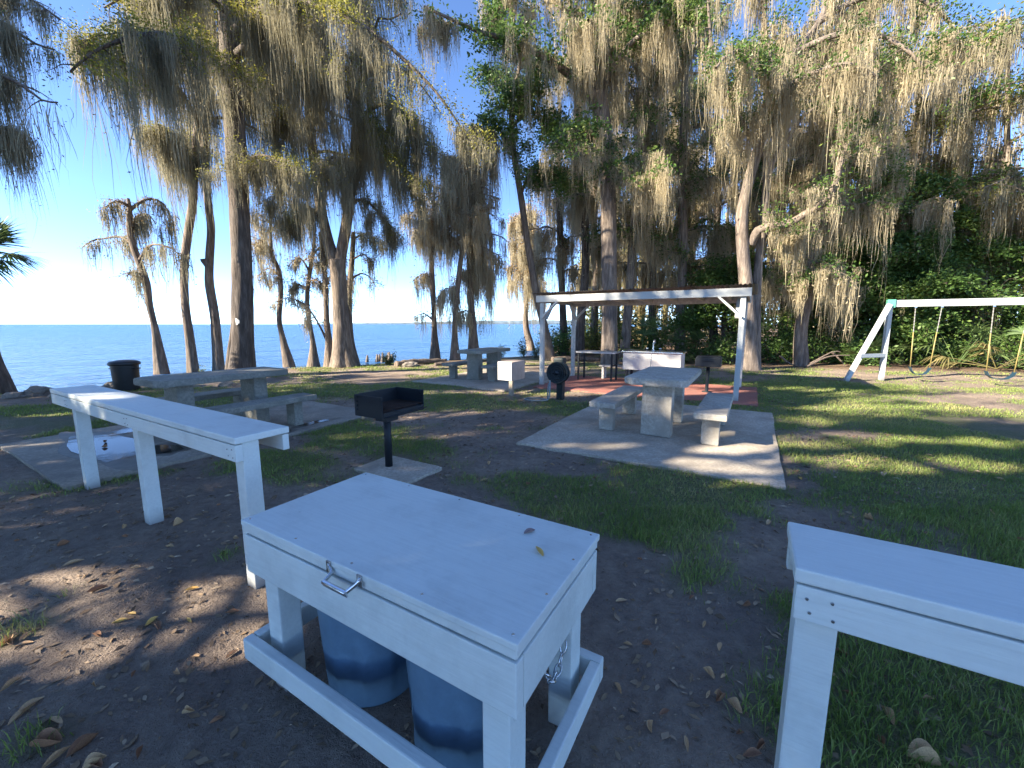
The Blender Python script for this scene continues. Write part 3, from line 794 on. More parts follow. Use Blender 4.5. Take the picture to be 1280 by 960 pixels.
def in_slab(x, y):
    a = x*EX[0]+y*EX[1]; b = x*NX[0]+y*NX[1]
    r = np.zeros(len(x), bool)
    for a0, a1, b0, b1 in ((-2.48, .35, 4.32, 7.99), (-7.95, -5.31, 1.0, 4.72), (-7.6, -4.75, 7.75, 11.3), (-3.46, -2.70, 2.66, 3.16), (-4.45, .15, 8.55, 11.15), (-5.4, -4.5, 9.4, 11.2)):
        r |= (a > a0+.01) & (a < a1-.01) & (b > b0+.01) & (b < b1-.01)
    return r
for (x0, x1, y0, y1, dens, h0, h1, w) in ((-3.5, 4.2, .5, 3.2, 6500, .022, .075, .0042), (-6.5, 6.5, 3.2, 6.5, 3000, .02, .05, .0055), (-12, 13, 6.5, 11, 1000, .02, .05, .010), (-14, 22, 11, 16, 400, .025, .055, .018)):
    n = int((x1-x0)*(y1-y0)*dens)
    x = rng.uniform(x0, x1, n); y = rng.uniform(y0, y1, n)
    keep = (np.abs(x) < 1.32*y+.5) & (rng.uniform(0, 1, n) < grass_mask(x, y)**1.2)
    x, y = x[keep], y[keep]
    k2 = ~in_slab(x, y); x, y = x[k2], y[k2]
    tall = .6+.8*fbm(x*3, y*3, 61, 3)
    V, F = blades(x, y, rng.uniform(h0, h1, len(x))*tall, w*rng.uniform(.7, 1.3, len(x)))
    GV.append(V); GF.append(F+go_); go_ += len(V)
gr_ = npmesh('lawn_grass', np.concatenate(GV), np.concatenate(GF), M['grass'])
tag(gr_, 'patchy short green lawn grass between bare soil', 'grass', kind='stuff')
print('blades', go_//6)

# ------------------------------------------------------------------ fallen leaves: one object each, a few shapes shared
def leaf_mesh(name, mat, l, w, curl, twist, s):
    n, mm = 10, 5; V = []; F = []
    rr = random.Random(s); ph = rr.uniform(0, 6)
    for i in range(n+1):
        t = i/n; ww = w*(math.sin(math.pi*min(1, t*.96+.03))**.8)*(1-.25*t)
        if i == 0: ww = w*.05
        for j in range(mm):
            v = (j/(mm-1)-.5)*2
            x = (t-.5)*l; y = v*ww*.5
            z = curl*w*(v*v)*math.sin(math.pi*t)+.22*l*curl*(t-.45)**2*2+.012*math.sin(7*t+ph+v)
            a = twist*(t-.5)
            V.append((x, y*math.cos(a)-z*math.sin(a), z*math.cos(a)+y*math.sin(a)))
    for i in range(n):
        for j in range(mm-1):
            k = i*mm+j; F.append((k, k+1, k+mm+1, k+mm))
    # stalk
    k0 = len(V)
    V += [(-.5*l, -.0025, .003), (-.5*l, .0025, .003), (-.72*l, .002+.02*math.sin(ph), .006), (-.72*l, -.002+.02*math.sin(ph), .006)]
    F.append((k0, k0+1, k0+2, k0+3))
    zmin = min(v[2] for v in V)
    V = [(x, y, z-zmin) for x, y, z in V]
    me = bpy.data.meshes.new(name)
    me.from_pydata(V, [], F); me.materials.append(mat)
    for p in me.polygons: p.use_smooth = True
    return me
LM = []
for k, (mt, word) in enumerate((('fl_tan', 'tan'), ('fl_brown', 'brown'), ('fl_tan', 'tan'), ('fl_yellow', 'yellow'), ('fl_brown', 'brown'))):
    LM.append((leaf_mesh('fallen_leaf', M[mt], 1.0, .40+.08*(k % 3), .45+.32*(k % 3), (.2, -.5, .9, -.3, .6)[k], k), word))
def put_leaf(x, y, z, size, kind, label, rz=None, tilt=None, group='fallen leaves scattered over the ground'):
    me, word = LM[kind]
    o = link('fallen_leaf', me); o.location = (x, y, z)
    o.scale = (size, size*random.uniform(.6, 1.05), size*random.uniform(.7, 1.5))
    tx = random.uniform(-.25, .25) if tilt is None else tilt
    o.rotation_euler = (tx, random.uniform(-.2, .2) if tilt is None else 0, random.uniform(0, 6.28) if rz is None else rz)
    tag(o, label, 'leaf', group)
    return o
p = ab(-.57, 1.15); put_leaf(p[0], p[1], .741, .064, 3, 'orange leaf lying on the pale lid of the trash box', 1.9, .1, 'leaves on the box lid')
lf = leaf_mesh('fallen_leaf', M['fl_grey'], 1.0, .5, .5, .6, 31)
p = ab(-.66, 1.25); o = link('fallen_leaf', lf); o.location = (p[0], p[1], .741); o.scale = (.05,)*3; o.rotation_euler = (0, 0, .6); tag(o, 'curled dull purple leaf lying on the pale lid of the trash box', 'leaf', 'leaves on the box lid')
# the ones large enough in the photo to place by eye
placed = [(150, 778, .10, 3), (165, 768, .09, 3), (190, 778, .09, 3), (236, 776, .08, 3), (240, 736, .09, 3), (212, 684, .09, 0), (214, 696, .07, 0), (92, 705, .13, 0), (122, 739, .12, 4), (170, 712, .08, 0),
          (290, 765, .09, 1), (40, 885, .10, 0), (30, 895, .14, 0), (70, 905, .10, 0), (60, 935, .15, 1), (105, 935, .12, 1), (70, 950, .12, 0), (10, 800, .13, 0), (15, 860, .12, 0), (12, 805, .1, 2), (120, 958, .08, 1),
          (1052, 815, .07, 1), (1040, 840, .07, 0), (1110, 892, .10, 2), (1100, 924, .09, 1), (1155, 948, .13, 2), (1160, 872, .07, 0), (918, 885, .09, 2), (925, 918, .06, 1), (940, 945, .10, 1), (950, 935, .08, 4),
          (885, 868, .06, 0), (880, 780, .07, 0), (905, 845, .05, 0), (960, 655, .12, 0), (985, 655, .05, 1), (1085, 650, .11, 2), (1240, 640, .12, 0), (860, 665, .06, 0), (900, 665, .05, 0), (820, 775, .06, 0), (785, 805, .06, 0), (1000, 600, .11, 3), (1105, 597, .10, 2), (865, 750, .06, 1), (800, 700, .06, 4), (1250, 600, .12, 0), (705, 640, .07, 0), (1160, 570, .10, 0), (640, 565, .10, 0), (605, 600, .12, 0), (612, 580, .10, 2), (560, 545, .1, 1), (660, 605, .1, 1), (690, 580, .09, 0)]
used_pts = []
for (a_, b_, kd_, rz_) in ((-6.62, 1.62, 1, .4), (-6.9, 1.7, 4, 2.0), (-7.1, 1.58, 1, 3.1)):
    p = ab(a_, b_); put_leaf(p[0], p[1], .0355, .06, kd_, 'dark wet leaf lying in the puddle on the concrete pad', rz_, .0, 'leaves in the puddle')
for (px, py, sz, kd) in placed:
    q = G(px, py)
    where = 'in the sunlit strip of bare soil left of the trash box' if (px < 300 and 730 < py < 800) else 'on the bare soil left of the trash box' if px < 300 else 'on the grass below the right counter' if px > 950 and py > 780 else 'on the soil between the trash box and the right counter' if px > 740 and py > 690 else 'on the open ground between the trash box and the concrete pads'
    put_leaf(q[0], q[1], gz1(q[0], q[1])+.004, sz*.75, kd, LM[kd][1]+' curled fallen leaf '+where); used_pts.append((q[0], q[1]))
cnt = 0
while cnt < 90:
    px = random.uniform(-20, 1300); py = 480+ (random.random()**1.25)*480
    q = G(px, py)
    if q[1] > 11: continue
    if in_slab(np.array([q[0]]), np.array([q[1]]))[0] and random.random() < .85: continue
    a = q[0]*EX[0]+q[1]*EX[1]; b = q[0]*NX[0]+q[1]*NX[1]
    if -1.75 < a < -.38 and .7 < b < 1.42: continue
    on = in_slab(np.array([q[0]]), np.array([q[1]]))[0]
    kd = random.choice((0, 0, 0, 1, 2, 2, 4))
    if on: where = 'lying on a concrete pad'
    elif px < 300 and py > 620: where = 'on the bare soil left of the trash box'
    elif px > 1000: where = 'on the lawn towards the swings' if py < 640 else 'on the grass around the right counter'
    elif py > 640: where = 'on the soil beside the trash box'
    else: where = 'on the open ground between the pads'
    put_leaf(q[0], q[1], (.034 if on else gz1(q[0], q[1])+.004), random.uniform(.03, .07), kd, 'small '+LM[kd][1]+' fallen leaf '+where)
    cnt += 1
# crumbs of leaf, twig and grit trodden into the soil (one object: nobody could count it)
n = 26000
x = rng.uniform(-4.5, 5.5, n); y = .6+8*rng.random(n)**1.5
k_ = (np.abs(x) < 1.32*y+.4) & ~in_slab(x, y) & (rng.random(n) < .25+.75*fbm(x*1.3, y*1.3, 91, 3)**1.5*2)
x, y = x[k_], y[k_]; n = len(x)
th = rng.uniform(0, 6.28, n); l = .004+.022*rng.random(n)**3*(1+y*.15); w_ = l*rng.uniform(.15, .6, n); z = gz(x, y)+.003
tz = rng.uniform(-.4, .4, n)*l
c_, s_ = np.cos(th), np.sin(th)
V = np.stack([np.stack([x-c_*l, y-s_*l, z], 1), np.stack([x-s_*w_, y+c_*w_, z+.003+np.abs(tz)], 1), np.stack([x+c_*l, y+s_*l, z+np.maximum(0, tz)], 1), np.stack([x+s_*w_, y-c_*w_, z+.001], 1)], 1).reshape(-1, 3)
M['crumb'] = leafy('leaf_crumbs_and_grit', [(.07, .045, .03), (.22, .15, .09), (.48, .38, .27)], .05, .9, 3)
o = npmesh('leaf_litter', V, np.arange(n)[:, None]*4+np.arange(4)[None, :], M['crumb'])
tag(o, 'fine crumbs of leaf, twig and grit trodden into the soil', 'litter', kind='stuff')
# ------------------------------------------------------------------ rocks, driftwood, knees on the shore
def rock(x, y, r, label, s, flat=.7):
    b_ = B(); bmesh.ops.create_icosphere(b_.bm, subdivisions=3, radius=r)
    for v in b_.bm.verts:
        n_ = mnoise.fractal(v.co*(1.6/r)+Vector((s*5.1, s, 0)), 1, 2, 3)
        v.co *= 1+.35*n_; v.co.z *= flat
    for f in b_.bm.faces: f.smooth = False
    o = b_.obj('shore_rock', M['rock']); o.location = (x, y, gz1(x, y)+r*.2); o.rotation_euler.z = s
    return tag(o, label, 'rock', 'rocks along the waterline')
p = G(50, 494); rock(p[0], p[1], .22, 'largest pale rock at the waterline left of the trash can', 1)
p = G(73, 496); rock(p[0], p[1], .14, 'small dark rock just right of the largest waterline rock', 2)
p = G(18, 497); rock(p[0], p[1], .18, 'low pale rock at the foot of the leaning palm trunk', 3, .45)
p = G(128, 486); rock(p[0]+.2, p[1], .16, 'pale rock at the waterline close to the trash can', 4, .8)
p = G(283, 483); rock(p[0], p[1], .15, 'grey rock on the bank below the largest cypress trunk', 5)
p = G(512, 458); rock(p[0], p[1], .28, 'low pale rock on the bank right of the cypress knees', 6, .4)
def log(p, q, r, label):
    path = smooth_path([p, tuple(Vector(p).lerp(Vector(q), .4)+Vector((0, .1, .05))), q], 8); n_ = len(path)
    o = B().tube(path, [r*(1-.4*i/n_)*(1+.1*math.sin(i*2.1)) for i in range(n_)], 10).jitter(.02, 4).obj('driftwood_log', M['dead'])
    return tag(o, label, 'log', 'logs lying on the bank')
a_, b_ = G(498, 457), G(560, 453)
log((a_[0], a_[1]-.3, .06), (b_[0], b_[1]-.4, .10), .13, 'bleached log lying on the bank before the slender lakeside cypresses')
a_, b_ = G(545, 457), G(590, 456)
log((a_[0], a_[1]-.2, .04), (b_[0], b_[1], .05), .07, 'thin short log on the bank behind the far concrete table')
a_, b_ = G(690, 452), G(748, 452)
log((a_[0], a_[1], .06), (b_[0], b_[1], .08), .12, 'fallen log on leaf litter behind the shelter posts')
kx = G(475, 452, -.22)
for k in range(9):
    x = kx[0]+random.uniform(-.55, .65); y = kx[1]+random.uniform(-.4, .4); h_ = random.uniform(.25, .5)
    o = B().tube([(0, 0, -.45), (0, 0, 0), (.02, .01, h_*.6), (.03, .0, h_)], [.11, .085, .06, .03], 8).jitter(.012, 9, k).obj('cypress_knee', M['bark_grey'])
    o.location = (x, y, -.22); o['label'] = 'stubby cypress knee poking out of the water right of the forked cypress'; tag(o, None, 'cypress knee', 'cypress knees in the shallows')
# ================================================================== TREES
SUN_EL = R(27); SUN_AZ = (-1.0, -.40)          # direction towards the sun, on plan
SDX, SDY = SUN_AZ[0]/math.hypot(*SUN_AZ), SUN_AZ[1]/math.hypot(*SUN_AZ)
def GP(px, py, rx, ry, z=0.0): p = G(px, py, z); return (p[0], p[1], z, rx, ry)
GAPS = [GP(170, 768, 1.2, .42), GP(10, 772, .8, .36), GP(925, 585, .7, .3), GP(890, 545, .6, .35, .2), GP(825, 487, .55, .35, .75), GP(1035, 549, 1.35, .42), GP(1105, 580, 1.2, .34), GP(1190, 497, 1.5, .35), GP(1010, 487, 1.0, .3), GP(1250, 555, .7, .25),
        GP(800, 491, 2.6, .45), GP(800, 455, 1.4, .5, .6), GP(30, 515, 2.5, .45), GP(120, 495, .35, .2, .9), GP(790, 372, .7, .3, 2.1), GP(720, 374, .3, .25, 2.1), GP(1200, 376, 1.2, .3, 2.0), GP(632, 465, .5, .5, .5), GP(1080, 440, .4, .4, 1.0), GP(930, 470, .4, .4, .8), GP(760, 560, .8, .12), GP(480, 490, 3.0, .35), GP(1100, 510, 1.6, .25), GP(950, 605, .5, .12)]
MOSS_K, MOSS_L, MOSS_W = .68, 1.08, .52
def cr(pts, step=.25):
    """smooth path through control points, as an array"""
    P_ = np.asarray(pts, float); out = []
    for i in range(len(P_)-1):
        p0, p1, p2, p3 = P_[max(i-1, 0)], P_[i], P_[i+1], P_[min(i+2, len(P_)-1)]
        n = max(2, int(np.linalg.norm(p2[:3]-p1[:3])/step))
        t = np.arange(n)[:, None]/n
        out.append(.5*(2*p1+(p2-p0)*t+(2*p0-5*p1+4*p2-p3)*t*t+(3*p1-p0-3*p2+p3)*t**3))
    out.append(P_[-1:]); return np.concatenate(out)
class Geo:
    def __init__(self): self.V = []; self.F = []; self.n = 0
    def add(self, V, F): self.V.append(V); self.F.append(F+self.n); self.n += len(V)
    def obj(self, name, mat, parent, smooth=False):
        if not self.n: return None
        return npmesh(name, np.concatenate(self.V), np.concatenate(self.F), mat, parent, smooth)
def np_tube(geo, pts, rad, n=8, rough=0.0, flute=0, seed=0):
    pts = np.asarray(pts); N = len(pts); rad = np.broadcast_to(rad, (N,))
    d = np.gradient(pts, axis=0); d /= np.linalg.norm(d, axis=1)[:, None]+1e-9
    ref = np.array([1., .13, 0]) if abs(d[:, 0]).mean() < .8 else np.array([0, .2, 1.])
    u = np.cross(d, ref); u /= np.linalg.norm(u, axis=1)[:, None]+1e-9; w = np.cross(d, u)
    a = 2*math.pi*np.arange(n)/n
    rr = rad[:, None]*np.ones(n)
    if rough:
        rr = rr*(1+rough*(fbm(np.cos(a)[None, :]*2+seed+pts[:, 2:3]*.6, np.sin(a)[None, :]*2+pts[:, 2:3]*1.1, seed, 3)-.5)*2)
    if flute:
        k = np.exp(-(pts[:, 2:3]-pts[0, 2])/flute)
        rr = rr*(1+.22*k*np.cos(a[None, :]*5+seed)+.10*k*np.cos(a[None, :]*9+seed*2))
    V = pts[:, None, :]+rr[..., None]*(u[:, None, :]*np.cos(a)[None, :, None]+w[:, None, :]*np.sin(a)[None, :, None])
    i = np.arange(N-1)[:, None]*n; k = np.arange(n)[None, :]; k2 = (k+1) % n
    F = np.stack([i+k, i+k2, i+n+k2, i+n+k], -1).reshape(-1, 4)
    geo.add(V.reshape(-1, 3), F)
def strands(geo, p, L, w, S=5, sway=.075):
    """ragged hanging ribbons: p start points, L lengths, w widths"""
    n = len(p)
    if n == 0: return
    t = np.linspace(0, 1, S+1); prof = np.interp(t, [0, .12, .45, .8, 1], [.45, 1, .85, .5, .06])
    th = rng.uniform(0, math.pi, n); ph = rng.uniform(0, 6.28, n); fr = rng.uniform(2, 8, n); am = rng.uniform(.2, 1.2, n)*sway
    az = rng.uniform(0, 6.28, n)
    off = am[:, None]*(np.sin(t[None, :]*fr[:, None]+ph[:, None])-np.sin(ph)[:, None])*np.sqrt(L)[:, None]
    drift = rng.normal(0, .035, (n, 1))*t[None, :]*L[:, None]
    cx = p[:, 0:1]+off*np.cos(az)[:, None]+drift+.02*L[:, None]*t[None, :]
    cy = p[:, 1:2]+off*np.sin(az)[:, None]
    cz = p[:, 2:3]-L[:, None]*t[None, :]
    ww = w[:, None]*prof[None, :]*rng.uniform(.7, 1.3, (n, S+1))/2
    dx = np.cos(th)[:, None]*ww; dy = np.sin(th)[:, None]*ww
    A = np.stack([cx-dx, cy-dy, cz], -1); Bv = np.stack([cx+dx, cy+dy, cz], -1)
    V = np.stack([A, Bv], 2).reshape(n, (S+1)*2, 3)
    base = np.arange(n)[:, None]*(S+1)*2; k = np.arange(S)[None, :]*2
    F = np.stack([base+k, base+k+1, base+k+3, base+k+2], -1).reshape(-1, 4)
    geo.add(V.reshape(-1, 3), F)
def moss(geo, pts, Lm, n=10, w=.02, rad=.07, Lsd=.45, ceil=None):
    pts = np.asarray(pts)
    if len(pts) == 0: return
    # moss gathers in clumps with bare wood between them
    q_ = fbm(pts[:, 0]*1.5+pts[:, 2]*.7, pts[:, 1]*1.5-pts[:, 2]*.9, 5, 3)
    pts = pts[rng.random(len(pts)) < MOSS_K*(.15+1.7*sstep(.38, .62, q_))]
    N = len(pts)
    if N == 0: return
    Lm = Lm*MOSS_L; w = w*MOSS_W
    Lc = Lm*np.exp(rng.normal(0, Lsd, N))
    n = int(n*1.5)
    p = np.repeat(pts, n, 0); L = np.repeat(Lc, n)
    o_ = rng.normal(0, 1, (N*n, 3)); r_ = np.linalg.norm(o_[:, :2], axis=1)
    p = p+o_*np.array([rad, rad, rad*.35])
    L = L*np.clip(1.05-.28*r_, .15, 1)*rng.uniform(.55, 1.0, N*n)
    # some strands start lower, caught on the ones above: clumps widen before they taper
    dn = rng.uniform(0, .35, N*n)*(rng.random(N*n) < .4); p[:, 2] -= dn*L
    g_ = gz(p[:, 0], p[:, 1])
    L = np.minimum(L, np.maximum(.05, p[:, 2]-np.maximum(g_, -.22)-.9))
    strands(geo, p, L, w*rng.uniform(.45, 1.5, N*n))
    # short curly wisps that tangle the clump
    kf = rng.integers(0, N*n, int(N*n*.8)); fz = rng.random(len(kf))**1.3
    q = p[kf].copy(); q[:, 2] -= L[kf]*fz*.85; q += rng.normal(0, 1, q.shape)*np.array([.05, .05, .04])
    leaves(geo, q, w*5.0, -.2)
def leaves(geo, c, size, up=.3):
    n = len(c)
    if n == 0: return
    d = rng.normal(0, 1, (n, 3)); d[:, 2] *= .6; d /= np.linalg.norm(d, axis=1)[:, None]
    q = rng.normal(0, 1, (n, 3)); q[:, 2] += up*2
    s = np.cross(d, q); s /= np.linalg.norm(s, axis=1)[:, None]+1e-9
    nn = np.cross(s, d)
    l = (size*rng.uniform(.6, 1.35, n))[:, None]
    a = c-d*l*.5; b_ = c+s*l*.26+nn*l*.06; e_ = c+d*l*.5; f = c-s*l*.26+nn*l*.06
    V = np.stack([a, b_, e_, f], 1).reshape(-1, 3)
    k = np.arange(n)[:, None]*4
    geo.add(V, k+np.array([[0, 1, 2, 3]]))
def along(path, f0, f1, n):
    t = rng.uniform(f0, f1, n)*(len(path)-1); i = np.minimum(t.astype(int), len(path)-2); f = (t-i)[:, None]
    return path[i]*(1-f)+path[i+1]*f
class Tree:
    def __init__(s, name, label, cat, group, bark_, leaf, mossm, seed=0, wk=1.0):
        s.name, s.label, s.cat, s.group = name, label, cat, group
        s.bark, s.leaf, s.mossm = bark_, leaf, mossm
        s.wood = Geo(); s.lv = Geo(); s.ms = Geo(); s.base = None; s.seed = seed; s.limbs = []; s.wk = wk
    def trunk(s, pts, rad, flare=1.0, n=16, flute=0, sink=.5):
        pts = np.asarray(pts, float); rad = np.asarray(rad, float)
        rad = s.wk*rad*(pts[0, 1]/math.hypot(pts[0, 0], pts[0, 1]) if pts[0, 1] > 6 else 1)
        if s.base is None: s.base = pts[0].copy()
        q = np.concatenate([pts, rad[:, None]], 1)
        if sink: q = np.concatenate([[q[0]-np.array([0, 0, sink, -.3*q[0, 3]])], q])
        c_ = cr(q, .18)
        np_tube(s.wood, c_[:, :3], np.maximum(c_[:, 3], .01), n, .10, flute, s.seed)
        s.spine = c_
        return c_
    def limb(s, pts, r0, r1=.015, n=7):
        c_ = cr(pts, .2); L_ = len(c_)
        np_tube(s.wood, c_, r0+(r1-r0)*np.linspace(0, 1, L_)**.8, n, .12, 0, s.seed+3)
        s.limbs.append(c_); return c_
    def twigs(s, path, n, ln, f0=.15, droop=.3, r=.012, horiz=1.0, up=.15):
        out = []
        L_ = len(path)
        for k in range(n):
            t = rng.uniform(f0, 1); i = min(int(t*(L_-1)), L_-2)
            p = path[i]; tg = path[min(i+1, L_-1)]-path[max(i-1, 0)]; tg = tg/(np.linalg.norm(tg)+1e-9)
            d = rng.normal(0, 1, 3)*np.array([1, 1, .25])*horiz; d = d/np.linalg.norm(d)+tg*.5+np.array([0, 0, up]); d /= np.linalg.norm(d)
            l = ln*rng.uniform(.45, 1.25)*(1.1-.5*t)
            x = np.linspace(0, 1, 5)[:, None]
            q = p+d*l*x-np.array([0, 0, 1])*droop*l*x*x+rng.normal(0, .04*l, (5, 3))*x
            np_tube(s.wood, q, r*(1-.75*x[:, 0]), 4)
            out.append(q)
        return out
    def dress(s, paths, mden=0, Lm=.8, mn=10, mw=.02, lden=0, lsize=.07, lrad=.18, f0=.1, mrad=.07, Lsd=.45, mlo=None):
        for q in paths:
            ln = np.linalg.norm(np.diff(q, axis=0), axis=1).sum()
            if mden: moss(s.ms, along(q, f0, 1, rng.poisson(mden*ln)), Lm, mn, mw, mrad, Lsd)
            if lden:
                c_ = along(q, max(f0, .25), 1.02, rng.poisson(lden*ln*1.5)); c_ = c_+rng.normal(0, lrad, c_.shape)*np.array([1, 1, .7])
                q_ = fbm(c_[:, 0]*.9+c_[:, 2]*.5, c_[:, 1]*.9-c_[:, 2]*.6, 77, 3)
                c_ = c_[rng.random(len(c_)) < .2+1.4*sstep(.42, .6, q_)]
                leaves(s.lv, c_, lsize)
    def crown(s, z0, z1, n, L0, L1, r=.05, rise=.35, droop=.45, spine=None, tw=5, twl=1.1, az=None, **kw):
        """limbs all round the trunk between two heights, each with twigs, moss and leaves"""
        sp_ = s.spine if spine is None else spine
        zz = sp_[:, 2]
        for k in range(n):
            z = z0+(z1-z0)*(k+rng.uniform(0, 1))/n
            i = int(np.argmin(abs(zz-z))); p = sp_[i, :3]
            a = (k*2.4+rng.uniform(-.5, .5)) if az is None else rng.uniform(*az)
            f = (z-z0)/(z1-z0+1e-9); l = (L0+(L1-L0)*f)*rng.uniform(.7, 1.2)
            d = np.array([math.cos(a), math.sin(a), rise*rng.uniform(.4, 1.4)])
            x = np.linspace(0, 1, 6)[:, None]
            q = p+d*l*x-np.array([0, 0, 1])*droop*l*x**2.2+rng.normal(0, .05*l, (6, 3))*x
            path = s.limb(q, r*(.6+.5*l/max(L0, L1)))
            t_ = s.twigs(path, tw, twl)
            s.dress([path]+t_, **kw)
    def finish(s, gaps=None):
        if gaps:                       # openings in the crown that let the sun through to the clearing
            for g_ in (s.lv, s.ms):
                if not g_.n: continue
                V = np.concatenate(g_.V); F = np.concatenate(g_.F); c_ = V[F].mean(1)
                keep = np.ones(len(F), bool)
                for gx, gy, gzz, rx, ry in gaps:
                    t_ = (c_[:, 2]-gzz)/math.tan(SUN_EL)
                    px_ = c_[:, 0]-SDX*t_; py_ = c_[:, 1]-SDY*t_
                    e_ = ((px_-gx)/rx)**2+((py_-gy)/ry)**2+1.6*(fbm(px_*2.2, py_*4, 13, 3)-.5)
                    keep &= e_ > 1
                g_.V = [V]; g_.F = [F[keep]]; g_.n = len(V)
        t = thing(s.name, s.label, s.cat, tuple(s.base), 0, s.group)
        off = s.base
        for g_ in (s.wood, s.lv, s.ms): g_.V = [v-off for v in g_.V]
        s.wood.obj('trunk', M[s.bark], t, True); s.lv.obj('crown', M[s.leaf], t); s.ms.obj('moss', M[s.mossm], t)
        return t
def px_path(lst, y):
    """(px, py[, dy]) list to points standing about y metres ahead"""
    return np.array([W(q[0], q[1], y+(q[2] if len(q) > 2 else 0)) for q in lst])
def pxr(hw, y): return np.asarray(hw, float)*y/FPX
CYG = 'mossy cypresses standing along the lake shore'

# ---- T1: small stunted cypress in the water
y = 14.2
T = Tree('cypress_tree', 'small crooked cypress in the water above the trash can, flat topped with side branches', 'tree', CYG, 'bark_pale', 'leaf_rust', 'moss', 1, wk=0.8)
T.trunk(px_path([(203, 469), (194, 413), (187, 382), (183, 354), (174, 328), (166, 306), (162, 286), (162, 262), (160, 248)], y), pxr([14, 6.5, 6, 6.5, 6, 5.5, 5, 4, 2.5], y), flute=.4)
lm = [T.limb(px_path(q, y), .06, .012) for q in ([(163, 262), (180, 250, .2), (197, 250, .5), (209, 262, .7), (215, 285, .8)], [(161, 258), (150, 252, -.3), (138, 254, -.5), (131, 262, -.6)],
      [(167, 306), (150, 296, .3), (132, 298, .4), (115, 301, .3), (102, 310, .2)], [(174, 326), (186, 308, -.3), (200, 306, -.6), (215, 311, -.7), (225, 320, -.8)], [(165, 285), (172, 270, .5), (185, 268, .9), (195, 280, 1.0)], [(180, 345), (168, 340, -.3), (158, 345, -.4)])]
for q in lm: T.dress([q]+T.twigs(q, 6, .6, droop=.3), mden=7.5, Lm=.95, mn=10, mw=.026, lden=26, lsize=.06, lrad=.1)
T.dress([T.spine[28:, :3]], mden=5, Lm=.6, mn=10, mw=.024, mrad=.12)
T.finish()
# ---- T2, T3: two bare slender trunks going up out of view
y = 14.0
T = Tree('cypress_tree', 'slender pale cypress trunk right of the small crooked cypress, leaning slightly right', 'tree', CYG, 'bark_pale', 'leaf_cyp', 'moss', 2, wk=0.68)
T.trunk(px_path([(242, 467), (237.6, 427), (232, 387), (230, 350), (231, 323), (236, 286), (241, 255), (243, 219), (247, 156), (253, 90), (256, 30), (256, -80), (255, -170)], y), pxr([13, 9.5, 8.5, 8, 8, 8, 8, 7, 7, 7, 6, 5, 3], y), flute=.5)
for q in ([(243, 215), (225, 180, -.5), (205, 160, -.9), (190, 165, -1.2)], [(247, 150), (222, 110, -.8), (190, 72, -1.6), (160, 50, -2.3), (120, 45, -2.8), (90, 65, -3)], [(253, 90), (230, 60, .6), (205, 20, 1), (190, -30, 1.2)]):
    pth = T.limb(px_path(q, y), .085, .015); T.dress([pth]+T.twigs(pth, 16, 1.1), mden=12.0, Lm=1.3, mn=12, mw=.024, lden=230, lsize=.05, f0=.15)
T.crown(8.3, 13, 12, 2.6, 1.8, tw=7, mden=5, Lm=1.0, mn=10, mw=.024, lden=60, lsize=.05, lrad=.16)
T.finish()
y = 14.3
T = Tree('cypress_tree', 'slender pale cypress trunk with a broken stub, close left of the largest shore trunk', 'tree', CYG, 'bark_pale', 'leaf_cyp', 'moss', 3, wk=0.64)
T.trunk(px_path([(274, 466), (269, 400), (262, 357), (262, 323), (264, 286), (260, 252), (256, 187), (255, 125), (256, 62), (257, -20), (257, -150)], y), pxr([13, 9.5, 9, 8.5, 8, 7.5, 7, 7, 6, 5, 3], y), flute=.5)
T.limb(px_path([(261, 333), (255, 326), (254, 324)], y), .11, .09, 8)
for q in ([(256, 187), (235, 170, .5), (215, 185, .8), (205, 200, 1)], [(256, 120), (275, 90, .8), (290, 80, 1.5)]):
    pth = T.limb(px_path(q, y), .07, .015); T.dress([pth]+T.twigs(pth, 12, .9), mden=8, Lm=1.3, mn=12, mw=.024, lden=40, lsize=.07)
T.dress([T.spine[40:, :3]], mden=5, Lm=1.5, mn=12, mw=.024, mrad=.2)
T.crown(8, 12.5, 12, 2.4, 1.6, tw=7, mden=6, Lm=1.1, mn=10, mw=.024, lden=60, lsize=.05, lrad=.16)
T.finish()
